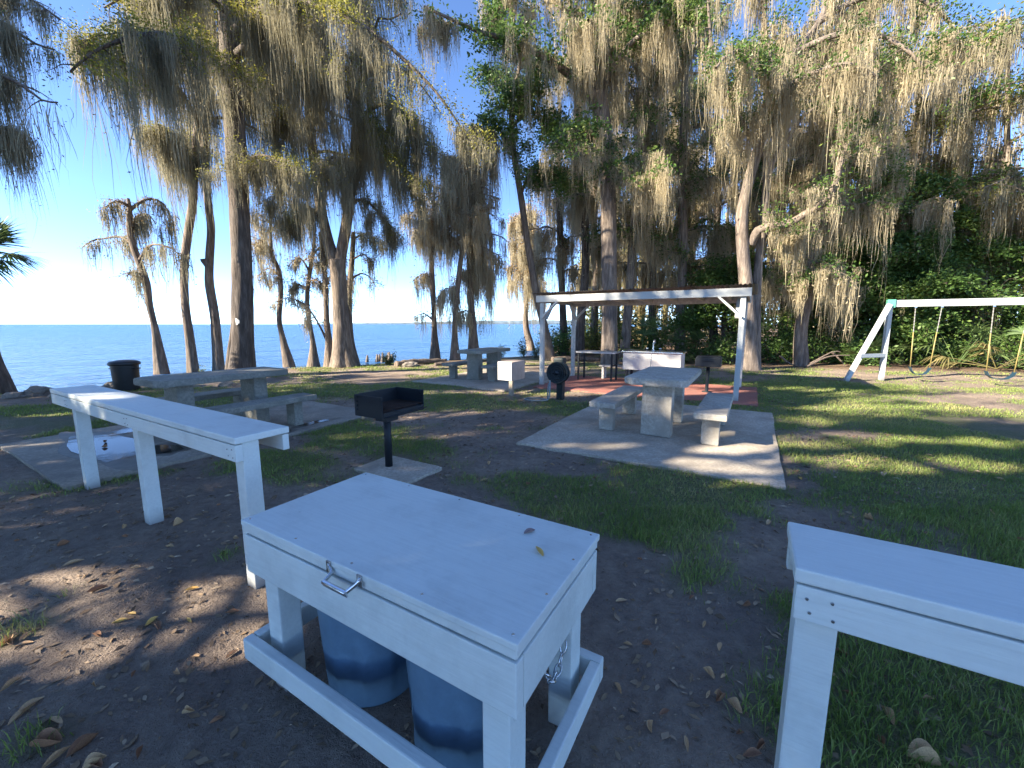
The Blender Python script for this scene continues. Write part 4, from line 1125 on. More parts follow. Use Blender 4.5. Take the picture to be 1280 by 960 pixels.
# ---- T4: the largest trunk on the bank
y = 11.6
T = Tree('cypress_tree', 'largest dark cypress trunk on the bank behind the left concrete table, white mark on bark', 'tree', CYG, 'bark_dark', 'leaf_cyp', 'moss', 4, wk=0.82)
T.trunk(px_path([(303, 474), (303, 440), (303, 400), (302, 330), (299, 260), (295, 190), (291, 120), (287, 50), (285, -30), (284, -140), (284, -230)], y), pxr([24, 19, 17.5, 16, 15.5, 15.5, 15, 14, 13, 10, 7], y), flute=.5, n=24)
sp4 = T.spine
T.trunk(px_path([(287, 474, .3), (289, 440, .3), (293, 400, .2), (297, 330, .15)], y), pxr([9, 7, 5, 3], y)); T.spine = sp4
M['blaze'] = plain('white_blaze_paint', (.6, .6, .57), .8, 0, .1)
lims = [([(293, 70), (320, 45, -.5), (350, 15, -1), (385, -25, -1.6)], .12, 1.0), ([(293, 66), (320, 66, .5), (345, 72, .9), (385, 90, 1.4), (430, 118, 1.8), (470, 160, 2.0), (500, 200, 2.1)], .10, 1.25),
        ([(290, 40), (330, 10, -1.2), (390, 5, -2.0), (450, 30, -2.4), (500, 70, -2.4), (545, 115, -2.4), (580, 165, -2.4), (600, 195, -2.3)], .10, .95),
        ([(290, 110), (270, 80, -1), (240, 55, -2), (200, 42, -3), (150, 50, -3.6), (110, 70, -3.8), (88, 90, -3.8)], .10, 1.1), ([(287, 30), (330, -20, .5), (400, -30, 1), (480, -10, 1.3)], .08, 1.2), ([(287, 20), (250, -10, -.8), (190, -20, -1.4), (130, 10, -1.8)], .08, 1.0),
        ([(298, 230), (310, 200, -.4), (335, 195, -.7), (360, 215, -.9)], .05, .8)]
for q, r_, L_ in lims:
    pth = T.limb(px_path(q, y), r_, .018); T.dress([pth]+T.twigs(pth, 22, 1.1, droop=.35), mden=10, Lm=L_, mn=12, mw=.020, lden=230, lsize=.048, lrad=.15, f0=.15)
T.crown(8.5, 13.5, 18, 3.8, 2.4, r=.07, tw=8, mden=6.0, Lm=1.2, mn=11, mw=.022, lden=60, lsize=.048, lrad=.16)
T.dress([T.spine[int(len(T.spine)*.45):, :3]], mden=7, Lm=1.2, mn=12, mw=.022, mrad=.26)
t4 = T.finish()
# white blaze marks: thin irregular paint patches wrapped on the bark
bl = Geo()
for (py_, hpx) in ((402, 4),):
    cpt = W(304, py_, y); ctr = T.base
    for (dx_, w_, h_) in ((0, .055, hpx*y/FPX), (.05, .03, hpx*.6*y/FPX)):
        rr = pxr([17.5*.82*.82], y)[0]
        V = []
        for zz_ in np.linspace(-h_, h_, 5):
            for xx_ in np.linspace(-w_, w_, 5)*math.cos(zz_/h_*1.2): V.append((cpt[0]+dx_+xx_-ctr[0], cpt[1]-math.sqrt(max(.01, (rr*1.06)**2-(dx_+xx_)**2))-ctr[1], cpt[2]+zz_-ctr[2]))
        F = [(i*5+j, i*5+j+1, i*5+j+6, i*5+j+5) for i in range(4) for j in range(4)]
        bl.add(np.array(V), np.array(F))
bo = bl.obj('paint_blaze', M['blaze'], t4)
# ---- T5: big forked cypress, flared foot
y = 14.6
T = Tree('cypress_tree', 'big forked cypress with flared foot and long moss curtains, right of the slender pale trunks', 'tree', CYG, 'bark_pale', 'leaf_cyp', 'moss', 5, wk=0.8)
T.trunk(px_path([(431, 463), (428, 435), (426, 400), (424, 360), (421, 325)], y), pxr([25, 16, 12.5, 12, 13], y), flute=.9, n=28)
T.trunk(px_path([(420, 330), (407, 290, .1), (398, 240, .3), (388, 160, .5), (383, 60, .6), (378, -60, .6), (376, -150, .6)], y), pxr([9, 8.5, 8, 7, 6, 5, 3], y), sink=0); spA = T.spine
T.trunk(px_path([(424, 330), (432, 285, -.1), (440, 230, -.3), (446, 150, -.5), (450, 40, -.6), (452, -60, -.6), (452, -150, -.6)], y), pxr([9, 8.5, 7.5, 7, 6, 5, 3], y), sink=0); spB = T.spine
for q, L_ in (([(443, 205), (462, 188, -.6), (490, 195, -1), (515, 222, -1.2), (528, 255, -1.3)], 1.1), ([(436, 255), (455, 250, .4), (475, 268, .6), (490, 295, .7)], .8), ([(398, 240), (375, 222, -.4), (352, 230, -.6), (338, 258, -.7)], 1.0), ([(402, 265), (382, 262, .5), (362, 275, .7)], .8),
              ([(446, 150), (480, 130, -.8), (515, 150, -1.2), (540, 190, -1.4)], 1.3), ([(388, 160), (360, 140, -.8), (335, 160, -1.2)], 1.3), ([(448, 100), (480, 80, .8), (520, 100, 1.3), (550, 140, 1.5)], 1.3), ([(440, 230), (425, 200, -1), (410, 200, -1.5), (400, 225, -1.8)], 1.2), ([(385, 100), (350, 90, .5), (320, 120, .8)], 1.3)):
    pth = T.limb(px_path(q, y), .075, .015); T.dress([pth]+T.twigs(pth, 18, 1.1, droop=.35), mden=9.5, Lm=L_, mn=12, mw=.024, lden=170, lsize=.052, lrad=.15)
for sp_ in (spA, spB):
    T.crown(6.9, 13.5, 12, 2.6, 1.8, spine=sp_, tw=7, mden=6, Lm=1.3, mn=11, mw=.025, lden=55, lsize=.05, lrad=.16)
    T.dress([sp_[8:, :3]], mden=6, Lm=1.1, mn=12, mw=.025, mrad=.2)
T.finish()
# ---- small slender cypresses out in the shallows
def slim(label, y, path, hw, limbs, Lm=.7, rust=True, seed=0, mat='moss_pale', crown=None, md=9, ld=26):
    T = Tree('cypress_tree', label, 'tree', CYG, 'bark_pale', 'leaf_rust' if rust else 'leaf_cyp', mat, seed, wk=.85)
    T.trunk(px_path(path, y), pxr(hw, y), flute=.35, n=12)
    for q in limbs:
        pth = T.limb(px_path(q, y), .05, .012, 6); T.dress([pth]+T.twigs(pth, 9, .8, droop=.25), mden=md, Lm=Lm, mn=11, mw=.03, lden=ld, lsize=.075, lrad=.12, f0=.05)
    if crown:
        z0, z1, n_, l0, l1 = crown
        T.crown(z0, z1, n_, l0, l1, r=.04, tw=6, twl=.9, mden=md*.8, Lm=Lm, mn=11, mw=.032, lden=ld*.8, lsize=.085, lrad=.14)
    k = int(len(T.spine)*.5); T.dress([T.spine[k:, :3]], mden=6, Lm=Lm, mn=10, mw=.03, mrad=.14)
    T.finish()
slim('slim cypress curving left between the largest trunk and the forked one, mossy top', 16.5, [(362, 461), (353, 421), (349, 399), (351, 362), (348, 337), (340, 318), (338, 290), (340, 262)], [10, 4.5, 4, 3.8, 3.4, 3, 2.5, 1.5],
     [[(350, 345), (335, 335, .3), (322, 345, .4)], [(340, 315), (325, 300, -.4), (318, 320, -.5)], [(338, 290), (352, 275, .3), (362, 290, .4)], [(338, 280), (325, 268, .3), (318, 280, .4)], [(340, 265), (352, 250, -.3), (360, 260, -.3)]], .8, True, 6)
slim('thin wavy cypress stem standing in the shallows left of the forked cypress', 16.6, [(392, 458), (391, 427), (386, 399), (384, 371), (387, 342), (392, 310), (394, 280)], [10, 4, 3.6, 3.4, 3.2, 2.6, 1.5],
     [[(385, 365), (372, 355, .3), (360, 365, .5)], [(387, 340), (375, 322, -.3), (362, 330, -.4)], [(390, 320), (402, 308, .4), (412, 318, .5)]], .55, True, 7)
slim('pale cypress with a leaning side stem, hard against the left foot of the forked cypress', 15.4, [(412, 457), (411, 427), (408, 399), (407, 357), (404, 325), (400, 290)], [10, 5.5, 4.6, 4, 3.5, 2.5],
     [[(412, 435), (402, 412, .2), (391, 393, .4), (380, 380, .6), (360, 372, .8), (345, 378, 1)], [(407, 360), (395, 350, .3), (380, 352, .5)], [(405, 330), (415, 318, .4), (428, 326, .5)]], .5, True, 8)
slim('cypress stem hidden close behind the right side of the forked cypress, moss hanging right', 16.8, [(443, 455), (439, 427), (436, 387), (438, 348), (440, 325), (442, 290)], [9, 5, 5, 4.5, 4, 3],
     [[(438, 350), (450, 342, .3), (462, 346, .4), (470, 358, .4)], [(440, 325), (455, 318, -.2), (466, 330, -.3)], [(441, 300), (455, 292, .4), (468, 300, .5)]], .7, False, 9, 'moss')
slim('left of three slender lakeside cypresses beyond the far concrete table', 18.6, [(544, 449), (543, 413), (541, 357), (539, 314), (541, 270), (543, 235)], [9, 4, 3.6, 3.2, 2.8, 1.5],
     [[(541, 350), (528, 342, .3), (520, 350, .5)], [(541, 400), (530, 392, .4), (518, 396, .6)], [(540, 300), (528, 285, .4), (520, 295, .5)], [(540, 285), (553, 270, -.4), (562, 282, -.5)]], 1.0, True, 10, 'moss_pale', (5.2, 7.6, 9, 1.2, .8))
slim('middle one of three slender lakeside cypresses beyond the far concrete table', 17.4, [(569, 456), (568.6, 421), (570, 385), (573, 351), (577, 314), (578, 260), (580, 200)], [10, 4.6, 4, 3.8, 3.2, 2.8, 1.5],
     [[(571, 370), (558, 360, .4), (548, 372, .6)], [(573, 350), (586, 340, .4), (594, 352, .5)], [(570, 395), (582, 388, .4), (592, 395, .6)], [(577, 310), (560, 292, .3), (548, 300, .4)]], 1.2, True, 11, 'moss_pale', (4.5, 8.8, 13, 1.6, 1.0))
slim('right one of three slender lakeside cypresses, nearest the far concrete table', 17.8, [(592, 447), (591, 404), (588, 365), (587, 314), (590, 260), (594, 210), (596, 160)], [10, 5, 4.6, 4.2, 3.6, 2.8, 1.6],
     [[(588, 345), (600, 333, .3), (612, 336, .4), (614, 352, .4)], [(588, 330), (604, 320, -.5), (612, 325, -.6)], [(587, 315), (600, 290, .4), (618, 296, .6)]], 1.25, True, 12, 'moss_pale', (5, 9.6, 14, 1.7, 1.1))
# ---- cabbage palm at the left edge
y = 9.0
pt = thing('cabbage_palm', 'cabbage palm with spiky fans and leaning dark trunk at the left edge', 'palm', tuple(G(6, 497)))
o_ = np.array(pt.location)
g_ = Geo(); pth = cr(np.concatenate([px_path([(9, 505), (2, 480), (-14, 440), (-27, 390), (-32, 350), (-26, 318)], y), pxr([[13], [10], [8.5], [8.5], [9], [10]], y)], 1), .1)
np_tube(g_, pth[:, :3]-o_, pth[:, 3], 14, .14); g_.obj('trunk', M['bark_dark'], pt, True)
def fan(geo, c, d, stalk, R_, nl=26, spread=2.3, droop=.25, w=.03):
    """one fan frond: petiole and radiating blades"""
    d = np.asarray(d, float); d /= np.linalg.norm(d)
    s = np.cross(d, [0, 0, 1.]); s /= np.linalg.norm(s)+1e-9; n_ = np.cross(s, d)
    x = np.linspace(0, 1, 5)[:, None]
    st = c+d*stalk*x-np.array([0, 0, 1])*.12*stalk*x*x
    np_tube(geo, st, .012*(1.3-.6*x[:, 0]), 4)
    h = st[-1]
    for k in range(nl):
        a = (k/(nl-1)-.5)*2*spread/2*1.15+rng.normal(0, .03)
        dd = d*math.cos(a)+s*math.sin(a)+n_*.15*rng.normal(); L_ = R_*(1-.28*abs(a)/1.4)*rng.uniform(.85, 1.1)
        t = np.array([0, .35, .7, 1.])[:, None]
        q = h+dd*L_*t-np.array([0, 0, 1])*droop*L_*t**2.2
        wd = np.array([.3, 1, .7, .05])[:, None]*w/2; sv = np.cross(dd, n_); sv /= np.linalg.norm(sv)+1e-9
        V = np.stack([q-sv*wd, q+sv*wd], 1).reshape(-1, 3); i = np.arange(3)*2
        geo.add(V, np.stack([i, i+1, i+3, i+2], 1))
g_ = Geo(); hd_ = W(-24, 312, y)-o_
for k in range(30):
    a = k*2.4; el_ = rng.uniform(-.75, 1.1)
    fan(g_, hd_, (math.cos(a)*math.cos(el_), math.sin(a)*math.cos(el_), math.sin(el_)), rng.uniform(.3, .5), rng.uniform(.55, .75), 24, 2.4, .12 if el_ > 0 else .35, .035)
g_.obj('crown', M['palm'], pt)
# ---- T12: leaning slender tree at the shelter's left post
WG = 'trees of the mossy woodland edge'
y = 17.0
T = Tree('leaning_tree', 'slender tree leaning left behind the left front post of the shelter', 'tree', WG, 'bark_pale', 'leaf_oak', 'moss', 14, wk=0.8)
T.trunk(px_path([(688, 449), (680, 407), (672, 375), (665, 337), (659, 300), (647, 219), (640, 175), (640, 130), (648, 90), (655, 40)], y), pxr([8, 6, 5.5, 5.2, 5, 4.6, 4.2, 3.8, 3, 1.6], y))
for q in ([(645, 205), (630, 170, -.6), (612, 150, -1), (600, 158, -1.2)], [(640, 160), (660, 140, -.6), (685, 150, -1), (700, 170, -1.2)], [(642, 120), (625, 95, .6), (605, 90, 1), (590, 105, 1.2)], [(650, 85), (675, 75, .5), (700, 95, .8)], [(652, 240), (665, 215, -.6), (690, 215, -1), (708, 235, -1.3)], [(640, 145), (650, 115, -1.2), (668, 110, -1.8)]):
    pth = T.limb(px_path(q, y), .07, .015); T.dress([pth]+T.twigs(pth, 15, .9, droop=.15), mden=2.0, Lm=.9, mn=10, mw=.026, lden=260, lsize=.11, lrad=.24)
T.dress([T.spine[40:, :3]], mden=4, Lm=.8, mn=9, mw=.026, mrad=.15)
T.finish()
# ---- T13: big forked oak behind the shelter
y = 15.2
T = Tree('oak_tree', 'big grey oak trunk behind the shelter forking high into moss hung limbs', 'tree', WG, 'bark_grey', 'leaf_oak', 'moss_pale', 15, wk=0.9)
T.trunk(px_path([(762, 462), (762, 430), (762, 380), (761, 300), (760, 240), (757, 187), (752, 145), (748, 118)], y), pxr([14, 11.5, 10.5, 10.5, 10, 10, 11, 12], y), n=20)
spine0 = T.spine
def big(T, q, y, r, L_, md=8, ld=110, ls=.115, tw=18, lr=.18, mw=.026):
    pth = T.limb(px_path(q, y), r, .03, 9); T.dress([pth]+T.twigs(pth, tw, 1.2, droop=.2), mden=md, Lm=L_, mn=12, mw=mw, lden=ld, lsize=ls, lrad=lr, f0=.12); return pth
for q, r_, L_ in (([(748, 125), (730, 108, -.3), (710, 92, -.6), (687, 75, -1), (660, 60, -1.5), (630, 48, -2), (600, 40, -2.4), (560, 22, -2.8), (530, 8, -3)], .17, .9), ([(748, 118), (735, 85, .3), (724, 55, .5), (714, 10, .6), (708, -50, .6)], .17, 1.2), ([(750, 115), (755, 80, 0), (757, 30, 0), (757, -50, 0), (757, -110, 0)], .14, 1.3),
                  ([(752, 118), (765, 90, -.4), (785, 58, -.9), (805, 42, -1.3), (835, 25, -1.8), (860, 25, -2.2)], .14, 1.1), ([(760, 98), (770, 55, .3), (782, 20, .5), (788, -50, .5)], .13, 1.3), ([(757, 190), (740, 170, -.8), (715, 165, -1.5), (690, 180, -2)], .06, .8), ([(759, 230), (780, 205, -.8), (805, 205, -1.4), (825, 225, -1.8)], .06, 1.0),
                  ([(714, 20), (680, -5, -.5), (640, 0, -1), (610, 25, -1.3)], .08, 1.2), ([(782, 25), (815, 5, -.5), (850, 0, -1), (885, 20, -1.4)], .08, 1.2), ([(757, 60), (740, 30, -1.5), (735, 25, -2.5)], .06, 1.2)):
    big(T, q, y, r_, L_)
T.crown(10.5, 14.5, 10, 3.2, 2.2, spine=T.limbs[2][:, :3] if False else np.concatenate([T.limbs[2], np.zeros((len(T.limbs[2]), 1))], 1), tw=7, mden=6, Lm=1.4, mn=11, mw=.03, lden=80, lsize=.10)
T.dress([spine0[30:, :3]], mden=3, Lm=.8, mn=10, mw=.026, mrad=.25)
T.finish()
# ---- slimmer trunks behind the shelter and along the wood's edge
def wood_tree(label, y, path, hw, barkm, leafm, mossm, seed, z0, z1, n, l0, l1, md=6, Lm=1.1, ld=30, ls=.10, mw=.032, limbs=(), tm=3, name='woodland_tree', tw=7, twl=1.2):
    T = Tree(name, label, 'tree', WG, barkm, leafm, mossm, seed)
    T.trunk(px_path(path, y), pxr(hw, y), n=12)
    sp_ = T.spine
    for q, r_, L_ in limbs: big(T, q, y, r_, L_, md, ld, ls, 14, .2, mw)
    if n: T.crown(z0, z1, n, l0, l1, spine=sp_, tw=tw, twl=twl, mden=md, Lm=Lm, mn=11, mw=mw, lden=ld, lsize=ls, lrad=.22)
    if tm: T.dress([sp_[12:, :3]], mden=tm, Lm=Lm*.8, mn=10, mw=mw, mrad=.25)
    return T.finish()
wood_tree('slim tree leaning right beside the big oak trunk behind the white sink', 16.6, [(780, 452), (784, 400), (788, 350), (791, 300), (800, 230), (806, 150), (808, 60), (808, -60)], [7, 5.5, 5.2, 5, 4.5, 4, 3.5, 2], 'bark_grey', 'leaf_oak', 'moss_pale', 21, 4.5, 13.5, 16, 2.3, 1.6, 5, 1.2, 75, limbs=[([(790, 310), (805, 285, -.3), (815, 260, -.6), (820, 230, -.8)], .06, 1.1)])
wood_tree('straight brown trunk behind the right half of the shelter roof', 17.6, [(850, 452), (851, 400), (852, 362), (854, 300), (852, 220), (856, 120), (858, 0), (858, -80)], [7.5, 6, 5.5, 5.5, 5, 4.5, 3.5, 2], 'bark_grey', 'leaf_oak', 'moss_pale', 22, 5, 14, 12, 2.6, 1.8, 5, 1.2, 80)
wood_tree('dark mossy trunk left of the big oak, seen through the shelter', 18.5, [(724, 447), (726, 400), (731, 350), (732, 300), (728, 230), (722, 150), (720, 40)], [7, 5.5, 5, 5, 4.5, 4, 2.5], 'bark_dark', 'leaf_oak', 'moss_pale', 23, 4.5, 11.5, 10, 2.0, 1.6, 6, 1.2, 60)
wood_tree('thin dark trunk between the leaning tree and the shelter roof', 20, [(706, 446), (704, 400), (702, 350), (700, 290), (698, 220), (700, 130)], [6, 4.5, 4, 4, 3.5, 2], 'bark_dark', 'leaf_rust', 'moss_pale', 24, 3.6, 9.5, 11, 1.7, 1.2, 7, 1.2, 30)
wood_tree('pale mossy trunk beyond the left rear post of the shelter', 22, [(742, 444), (743, 400), (745, 340), (742, 270), (745, 180), (748, 90)], [6, 4.6, 4.2, 4, 3.5, 2], 'bark_pale', 'leaf_yel', 'moss_pale', 25, 4, 12, 11, 2.2, 1.5, 7, 1.2, 40)
# ---- T16: big double trunk at the shelter's right post
y = 13.6
T = Tree('oak_tree', 'large double trunked oak right of the shelter with a heavy limb sweeping right', 'tree', WG, 'bark_grey', 'leaf_oak', 'moss_pale', 16, wk=0.74)
T.trunk(px_path([(939, 467), (937, 430), (934, 380), (930, 330), (927, 275), (934, 234), (947, 187), (957, 150), (972, 105), (995, 65), (1025, 25), (1050, -40)], y), pxr([19, 14, 12.5, 11, 10, 9, 9, 8.5, 7, 6, 5, 3], y), n=18); spA = T.spine
T.trunk(px_path([(942, 467, .2), (944, 420, .2), (946, 360, .2), (950, 310, .2), (955, 275, .2), (960, 215, .2), (968, 198, .2), (985, 172, .2), (1003, 146, .2)], y), pxr([14, 10, 8, 7, 7, 7, 6, 4.5, 3], y), sink=.5); spB = T.spine
T.limb(px_path([(960, 215, .2), (958, 200, .2), (956, 190, .25)], y), .13, .10)
for q, r_, L_ in (([(938, 305), (948, 288, -.2), (962, 284, -.4), (985, 280, -.7), (1009, 266, -1), (1034, 250, -1.3), (1047, 219, -1.5), (1056, 187, -1.6), (1075, 131, -1.8), (1090, 80, -2)], .15, .7), ([(972, 105), (960, 60, .3), (955, 20, .4), (950, -40, .5)], .11, 1.4), ([(947, 187), (925, 150, -.5), (905, 110, -.9), (890, 60, -1.2), (885, 0, -1.3)], .10, 1.3),
                  ([(957, 150), (985, 110, -1), (1020, 90, -1.8), (1060, 80, -2.4), (1095, 95, -2.8)], .10, 1.4), ([(995, 65), (1040, 45, -.8), (1085, 40, -1.4), (1130, 60, -1.8), (1160, 90, -2)], .10, 1.4), ([(1003, 146), (1030, 130, .4), (1060, 135, .8), (1085, 160, 1)], .05, 1.2), ([(1020, 30), (1070, 0, -.5), (1130, -10, -1), (1180, 20, -1.3), (1205, 60, -1.5)], .10, 1.4),
                  ([(972, 105), (940, 70, -1.4), (915, 65, -2.2), (895, 85, -2.6)], .07, 1.3), ([(1047, 219), (1075, 205, .3), (1105, 215, .5), (1120, 240, .6)], .05, 1.0)):
    big(T, q, y, r_, L_*.82, 4.2 if r_ == .15 else 6.4, 70, .09)
T.dress([spA[46:, :3]], mden=4, Lm=.9, mn=11, mw=.028, mrad=.25)
T.finish()
# ---- T17 and its neighbours
wood_tree('vine wrapped mossy trunk standing on the lawn edge between the shelter and the swing set', 14.8, [(1001, 464), (1001, 415), (1008, 375), (1012, 334), (1019, 293), (1030, 240), (1035, 190), (1045, 110), (1050, 20), (1052, -60)], [12, 9, 8, 8, 8, 7, 6, 5, 4, 2.5], 'bark_grey', 'leaf_dark', 'moss_pale', 26, 2.6, 12.5, 22, 1.8, 2.0, 8, 1.1, 46, limbs=[([(1008, 375), (995, 350, -.4), (985, 360, -.6)], .04, .7), ([(1010, 350), (1030, 335, -.4), (1045, 350, -.6)], .04, .7)], tm=14)
spec = [  # px at base, y, lean to top px, half width, label bits
    (660, 27, 655, 3.5, 'bark_pale', 'leaf_rust', 'moss_pale', 'slender far tree just left of the shelter, its moss over the lake edge', 1.4, 8, 30),
    (815, 21, 822, 4.5, 'bark_grey', 'leaf_yel', 'moss_pale', 'mid distance tree seen above the middle of the shelter roof', 2.4, 8, 50),
    (892, 20, 898, 5.0, 'bark_dark', 'leaf_dark', 'moss_pale', 'dark leaved tree above the right end of the shelter roof', 2.6, 6, 120),
    (975, 21, 985, 5.0, 'bark_grey', 'leaf_yel', 'moss_pale', 'sunlit tree glimpsed behind the heavy limb of the double trunked oak', 2.4, 8, 40),
    (1070, 17.5, 1085, 6, 'bark_grey', 'leaf_yel', 'moss_pale', 'tall pale moss laden tree above the angled swing leg', 3.0, 9, 36),
    (1140, 18.5, 1150, 6, 'bark_grey', 'leaf_yel', 'moss_pale', 'tall pale moss laden tree above the left swing', 3.0, 9, 36),
    (1205, 17.0, 1190, 5, 'bark_pale', 'leaf_yel', 'moss_pale', 'moss covered tree above the swing beam, right of the dark evergreen', 2.4, 8, 60),
    (1262, 15.5, 1262, 6, 'bark_grey', 'leaf_yel', 'moss_pale', 'leafy mossy tree at the right edge of the view above the right swing', 2.4, 7, 70),
    (1345, 14.0, 1335, 7, 'bark_grey', 'leaf_oak', 'moss', 'mossy tree just past the right edge of the view', 3.0, 6, 60),
    (1450, 14.5, 1440, 7, 'bark_grey', 'leaf_oak', 'moss', 'mossy tree well past the right edge of the view', 3.2, 6, 60),
    (1010, 25, 1015, 5, 'bark_dark', 'leaf_rust', 'moss_pale', 'far pale tree deep in the wood behind the vine wrapped trunk', 2.8, 8, 30),
    (1110, 25, 1115, 5, 'bark_dark', 'leaf_rust', 'moss_pale', 'far pale tree deep in the wood behind the dark evergreen', 2.8, 8, 30),
    (770, 26, 775, 5, 'bark_dark', 'leaf_yel', 'moss_pale', 'far pale tree deep in the wood behind the big oak trunk', 2.8, 8, 40),
    (865, 27, 868, 5, 'bark_dark', 'leaf_yel', 'moss_pale', 'far pale tree deep in the wood above the shelter roof', 2.8, 8, 40),
    (930, 29, 928, 5, 'bark_dark', 'leaf_rust', 'moss_pale', 'far pale tree deep in the wood behind the double trunked oak', 2.8, 8, 40)]
for k, (bx, y, tx, hw, bk, lf_, ms, lab, ln, md, ld) in enumerate(spec):
    by = 404+768/y
    top = 13.5 if y > 16 else 12.5
    if bx == 660: top = 9
    tpy = 404-(top-1.5)*FPX/y
    mid = [(bx+(tx-bx)*f+random.uniform(-4, 4), by+(tpy-by)*f) for f in (0, .15, .35, .55, .8, 1)]
    tall_pale = ms == 'moss_pale'
    wood_tree(lab, y, mid, [hw*1.5, hw, hw*.9, hw*.8, hw*.6, hw*.3], bk, lf_, ms, 40+k, 3.6 if y > 16 else 3.0, top*.97, 15, ln, ln*.75, md, 1.35 if tall_pale else 1.1, ld, .11, .04 if y > 20 else .034, tw=7)
# dark evergreen behind the swing's left
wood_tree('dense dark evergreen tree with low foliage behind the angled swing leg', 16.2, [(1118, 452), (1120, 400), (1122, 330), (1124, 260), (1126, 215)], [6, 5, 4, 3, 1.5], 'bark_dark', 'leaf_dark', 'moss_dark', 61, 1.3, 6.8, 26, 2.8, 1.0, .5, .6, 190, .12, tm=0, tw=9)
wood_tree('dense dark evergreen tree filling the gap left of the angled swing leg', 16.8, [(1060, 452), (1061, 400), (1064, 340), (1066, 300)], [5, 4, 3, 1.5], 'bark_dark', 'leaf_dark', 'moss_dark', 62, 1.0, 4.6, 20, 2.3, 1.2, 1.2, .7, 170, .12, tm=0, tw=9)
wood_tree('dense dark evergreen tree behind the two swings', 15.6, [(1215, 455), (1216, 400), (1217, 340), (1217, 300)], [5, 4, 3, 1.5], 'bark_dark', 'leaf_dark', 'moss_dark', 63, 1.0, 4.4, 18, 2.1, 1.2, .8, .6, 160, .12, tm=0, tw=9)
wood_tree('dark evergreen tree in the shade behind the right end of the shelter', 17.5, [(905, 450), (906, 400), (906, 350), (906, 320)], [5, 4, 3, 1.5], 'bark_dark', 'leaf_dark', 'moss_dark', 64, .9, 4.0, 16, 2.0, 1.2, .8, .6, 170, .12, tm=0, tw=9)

# ---- shrubs and palmettos of the understorey
def shrub(label, c, r, h, mat, n, ls=.09, seed=0, group='shrubs of the woodland understorey', cat='shrub', name='shrub'):
    t = thing(name, label, cat, (c[0], c[1], gz1(c[0], c[1])), 0, group)
    w_ = Geo(); l_ = Geo()
    for k in range(max(5, int(n/160))):
        a = rng.uniform(0, 6.28); rr = r*math.sqrt(rng.uniform(0, 1)); hh_ = h*rng.uniform(.45, 1.05)*(1-.35*(rr/r)**2)
        x = np.linspace(0, 1, 5)[:, None]
        q = np.array([math.cos(a), math.sin(a), 0])*rr*x**.8+np.array([0, 0, 1])*hh_*x+rng.normal(0, .05, (5, 3))*x
        np_tube(w_, q, .018*(1.1-x[:, 0]), 4)
        c_ = along(q, .2, 1.05, 160); c_ = c_+rng.normal(0, .17*min(1.3, r), c_.shape); c_[:, 2] = np.abs(c_[:, 2])
        leaves(l_, c_, ls)
    w_.obj('stems', M['bark_dark'], t, True); l_.obj('foliage', M[mat], t)
for k, (px, y, r, h, mat, n, lab) in enumerate((
    (885, 16.0, 1.2, 1.2, 'leaf_dark', 1800, 'low dark shrub behind the small closed grill'), (965, 16.2, 1.3, 1.7, 'leaf_dark', 2200, 'dark shrub between the double trunked oak and the vine wrapped trunk'),
    (1035, 15.9, 1.4, 1.6, 'leaf_dark', 2400, 'dark shrub right of the vine wrapped trunk'), (1090, 15.0, 1.1, 1.3, 'leaf_dark', 2000, 'dark shrub inside the angle of the swing frame'), (1150, 15.2, 1.3, 1.2, 'leaf_dark', 2200, 'dark shrub behind the left swing'),
    (1205, 14.6, 1.1, 1.1, 'leaf_oak', 1800, 'mid green shrub between the two swings'), (1272, 13.9, 1.2, 1.5, 'leaf_dark', 2000, 'dark shrub at the right edge behind the right swing'), (820, 17.6, 1.2, 1.7, 'leaf_oak', 1800, 'green shrub behind the white sink'),
    (700, 19.5, 1.0, 1.6, 'leaf_oak', 1500, 'green shrub behind the left front post of the shelter'), (690, 21.5, 1.0, 1.9, 'leaf_yel', 1300, 'pale green shrub at the lake edge behind the leaning tree'), (792, 20.5, 1.4, 2.8, 'leaf_oak', 2200, 'tall green shrub behind the slim tree by the white sink'), (736, 23, 1.6, 3.2, 'leaf_oak', 2400, 'tall green shrub far behind the left rear post of the shelter'), (722, 21, 1.3, 2.0, 'leaf_yel', 1500, 'pale green shrub seen past the left rear post of the shelter'), (755, 21.5, 1.6, 2.4, 'leaf_yel', 2200, 'pale green shrub behind the big oak trunk'),
    (870, 21, 2.2, 2.6, 'leaf_oak', 3000, 'tall green shrub deep behind the shelter'), (1000, 20, 2.6, 3.2, 'leaf_dark', 3600, 'tall dark shrub deep behind the vine wrapped trunk'), (1180, 19.5, 2.6, 3.0, 'leaf_dark', 3600, 'tall dark shrub deep behind the swings'), (1330, 14, 2, 2.4, 'leaf_dark', 2400, 'dark shrub just past the right edge of the view'))):
    shrub(lab, W(px, 404+768/y, y), r, h, mat, n, .11, k)
for k, (px, y, r, h, lab) in enumerate(((625, 19.5, .38, 1.0, 'wispy shoreline shrub behind the far concrete table'), (655, 19.0, .45, .8, 'wispy shoreline shrub left of the shelter'), (668, 18.2, .5, .75, 'denser shoreline shrub by the left shelter post'), (487, 15.2, .3, .55, 'tiny green shrub among the cypress knees'), (255, 13.0, .25, .25, 'low weed at the foot of the slender pale trunks'))):
    p = G(px, 404+768*1.1/y); p = np.array([W(px, 450, y)[0], y]); shrub(lab, p, r, h, 'reed', 420, .06, k, 'weeds along the shoreline', 'shrub', 'shoreline_shrub')
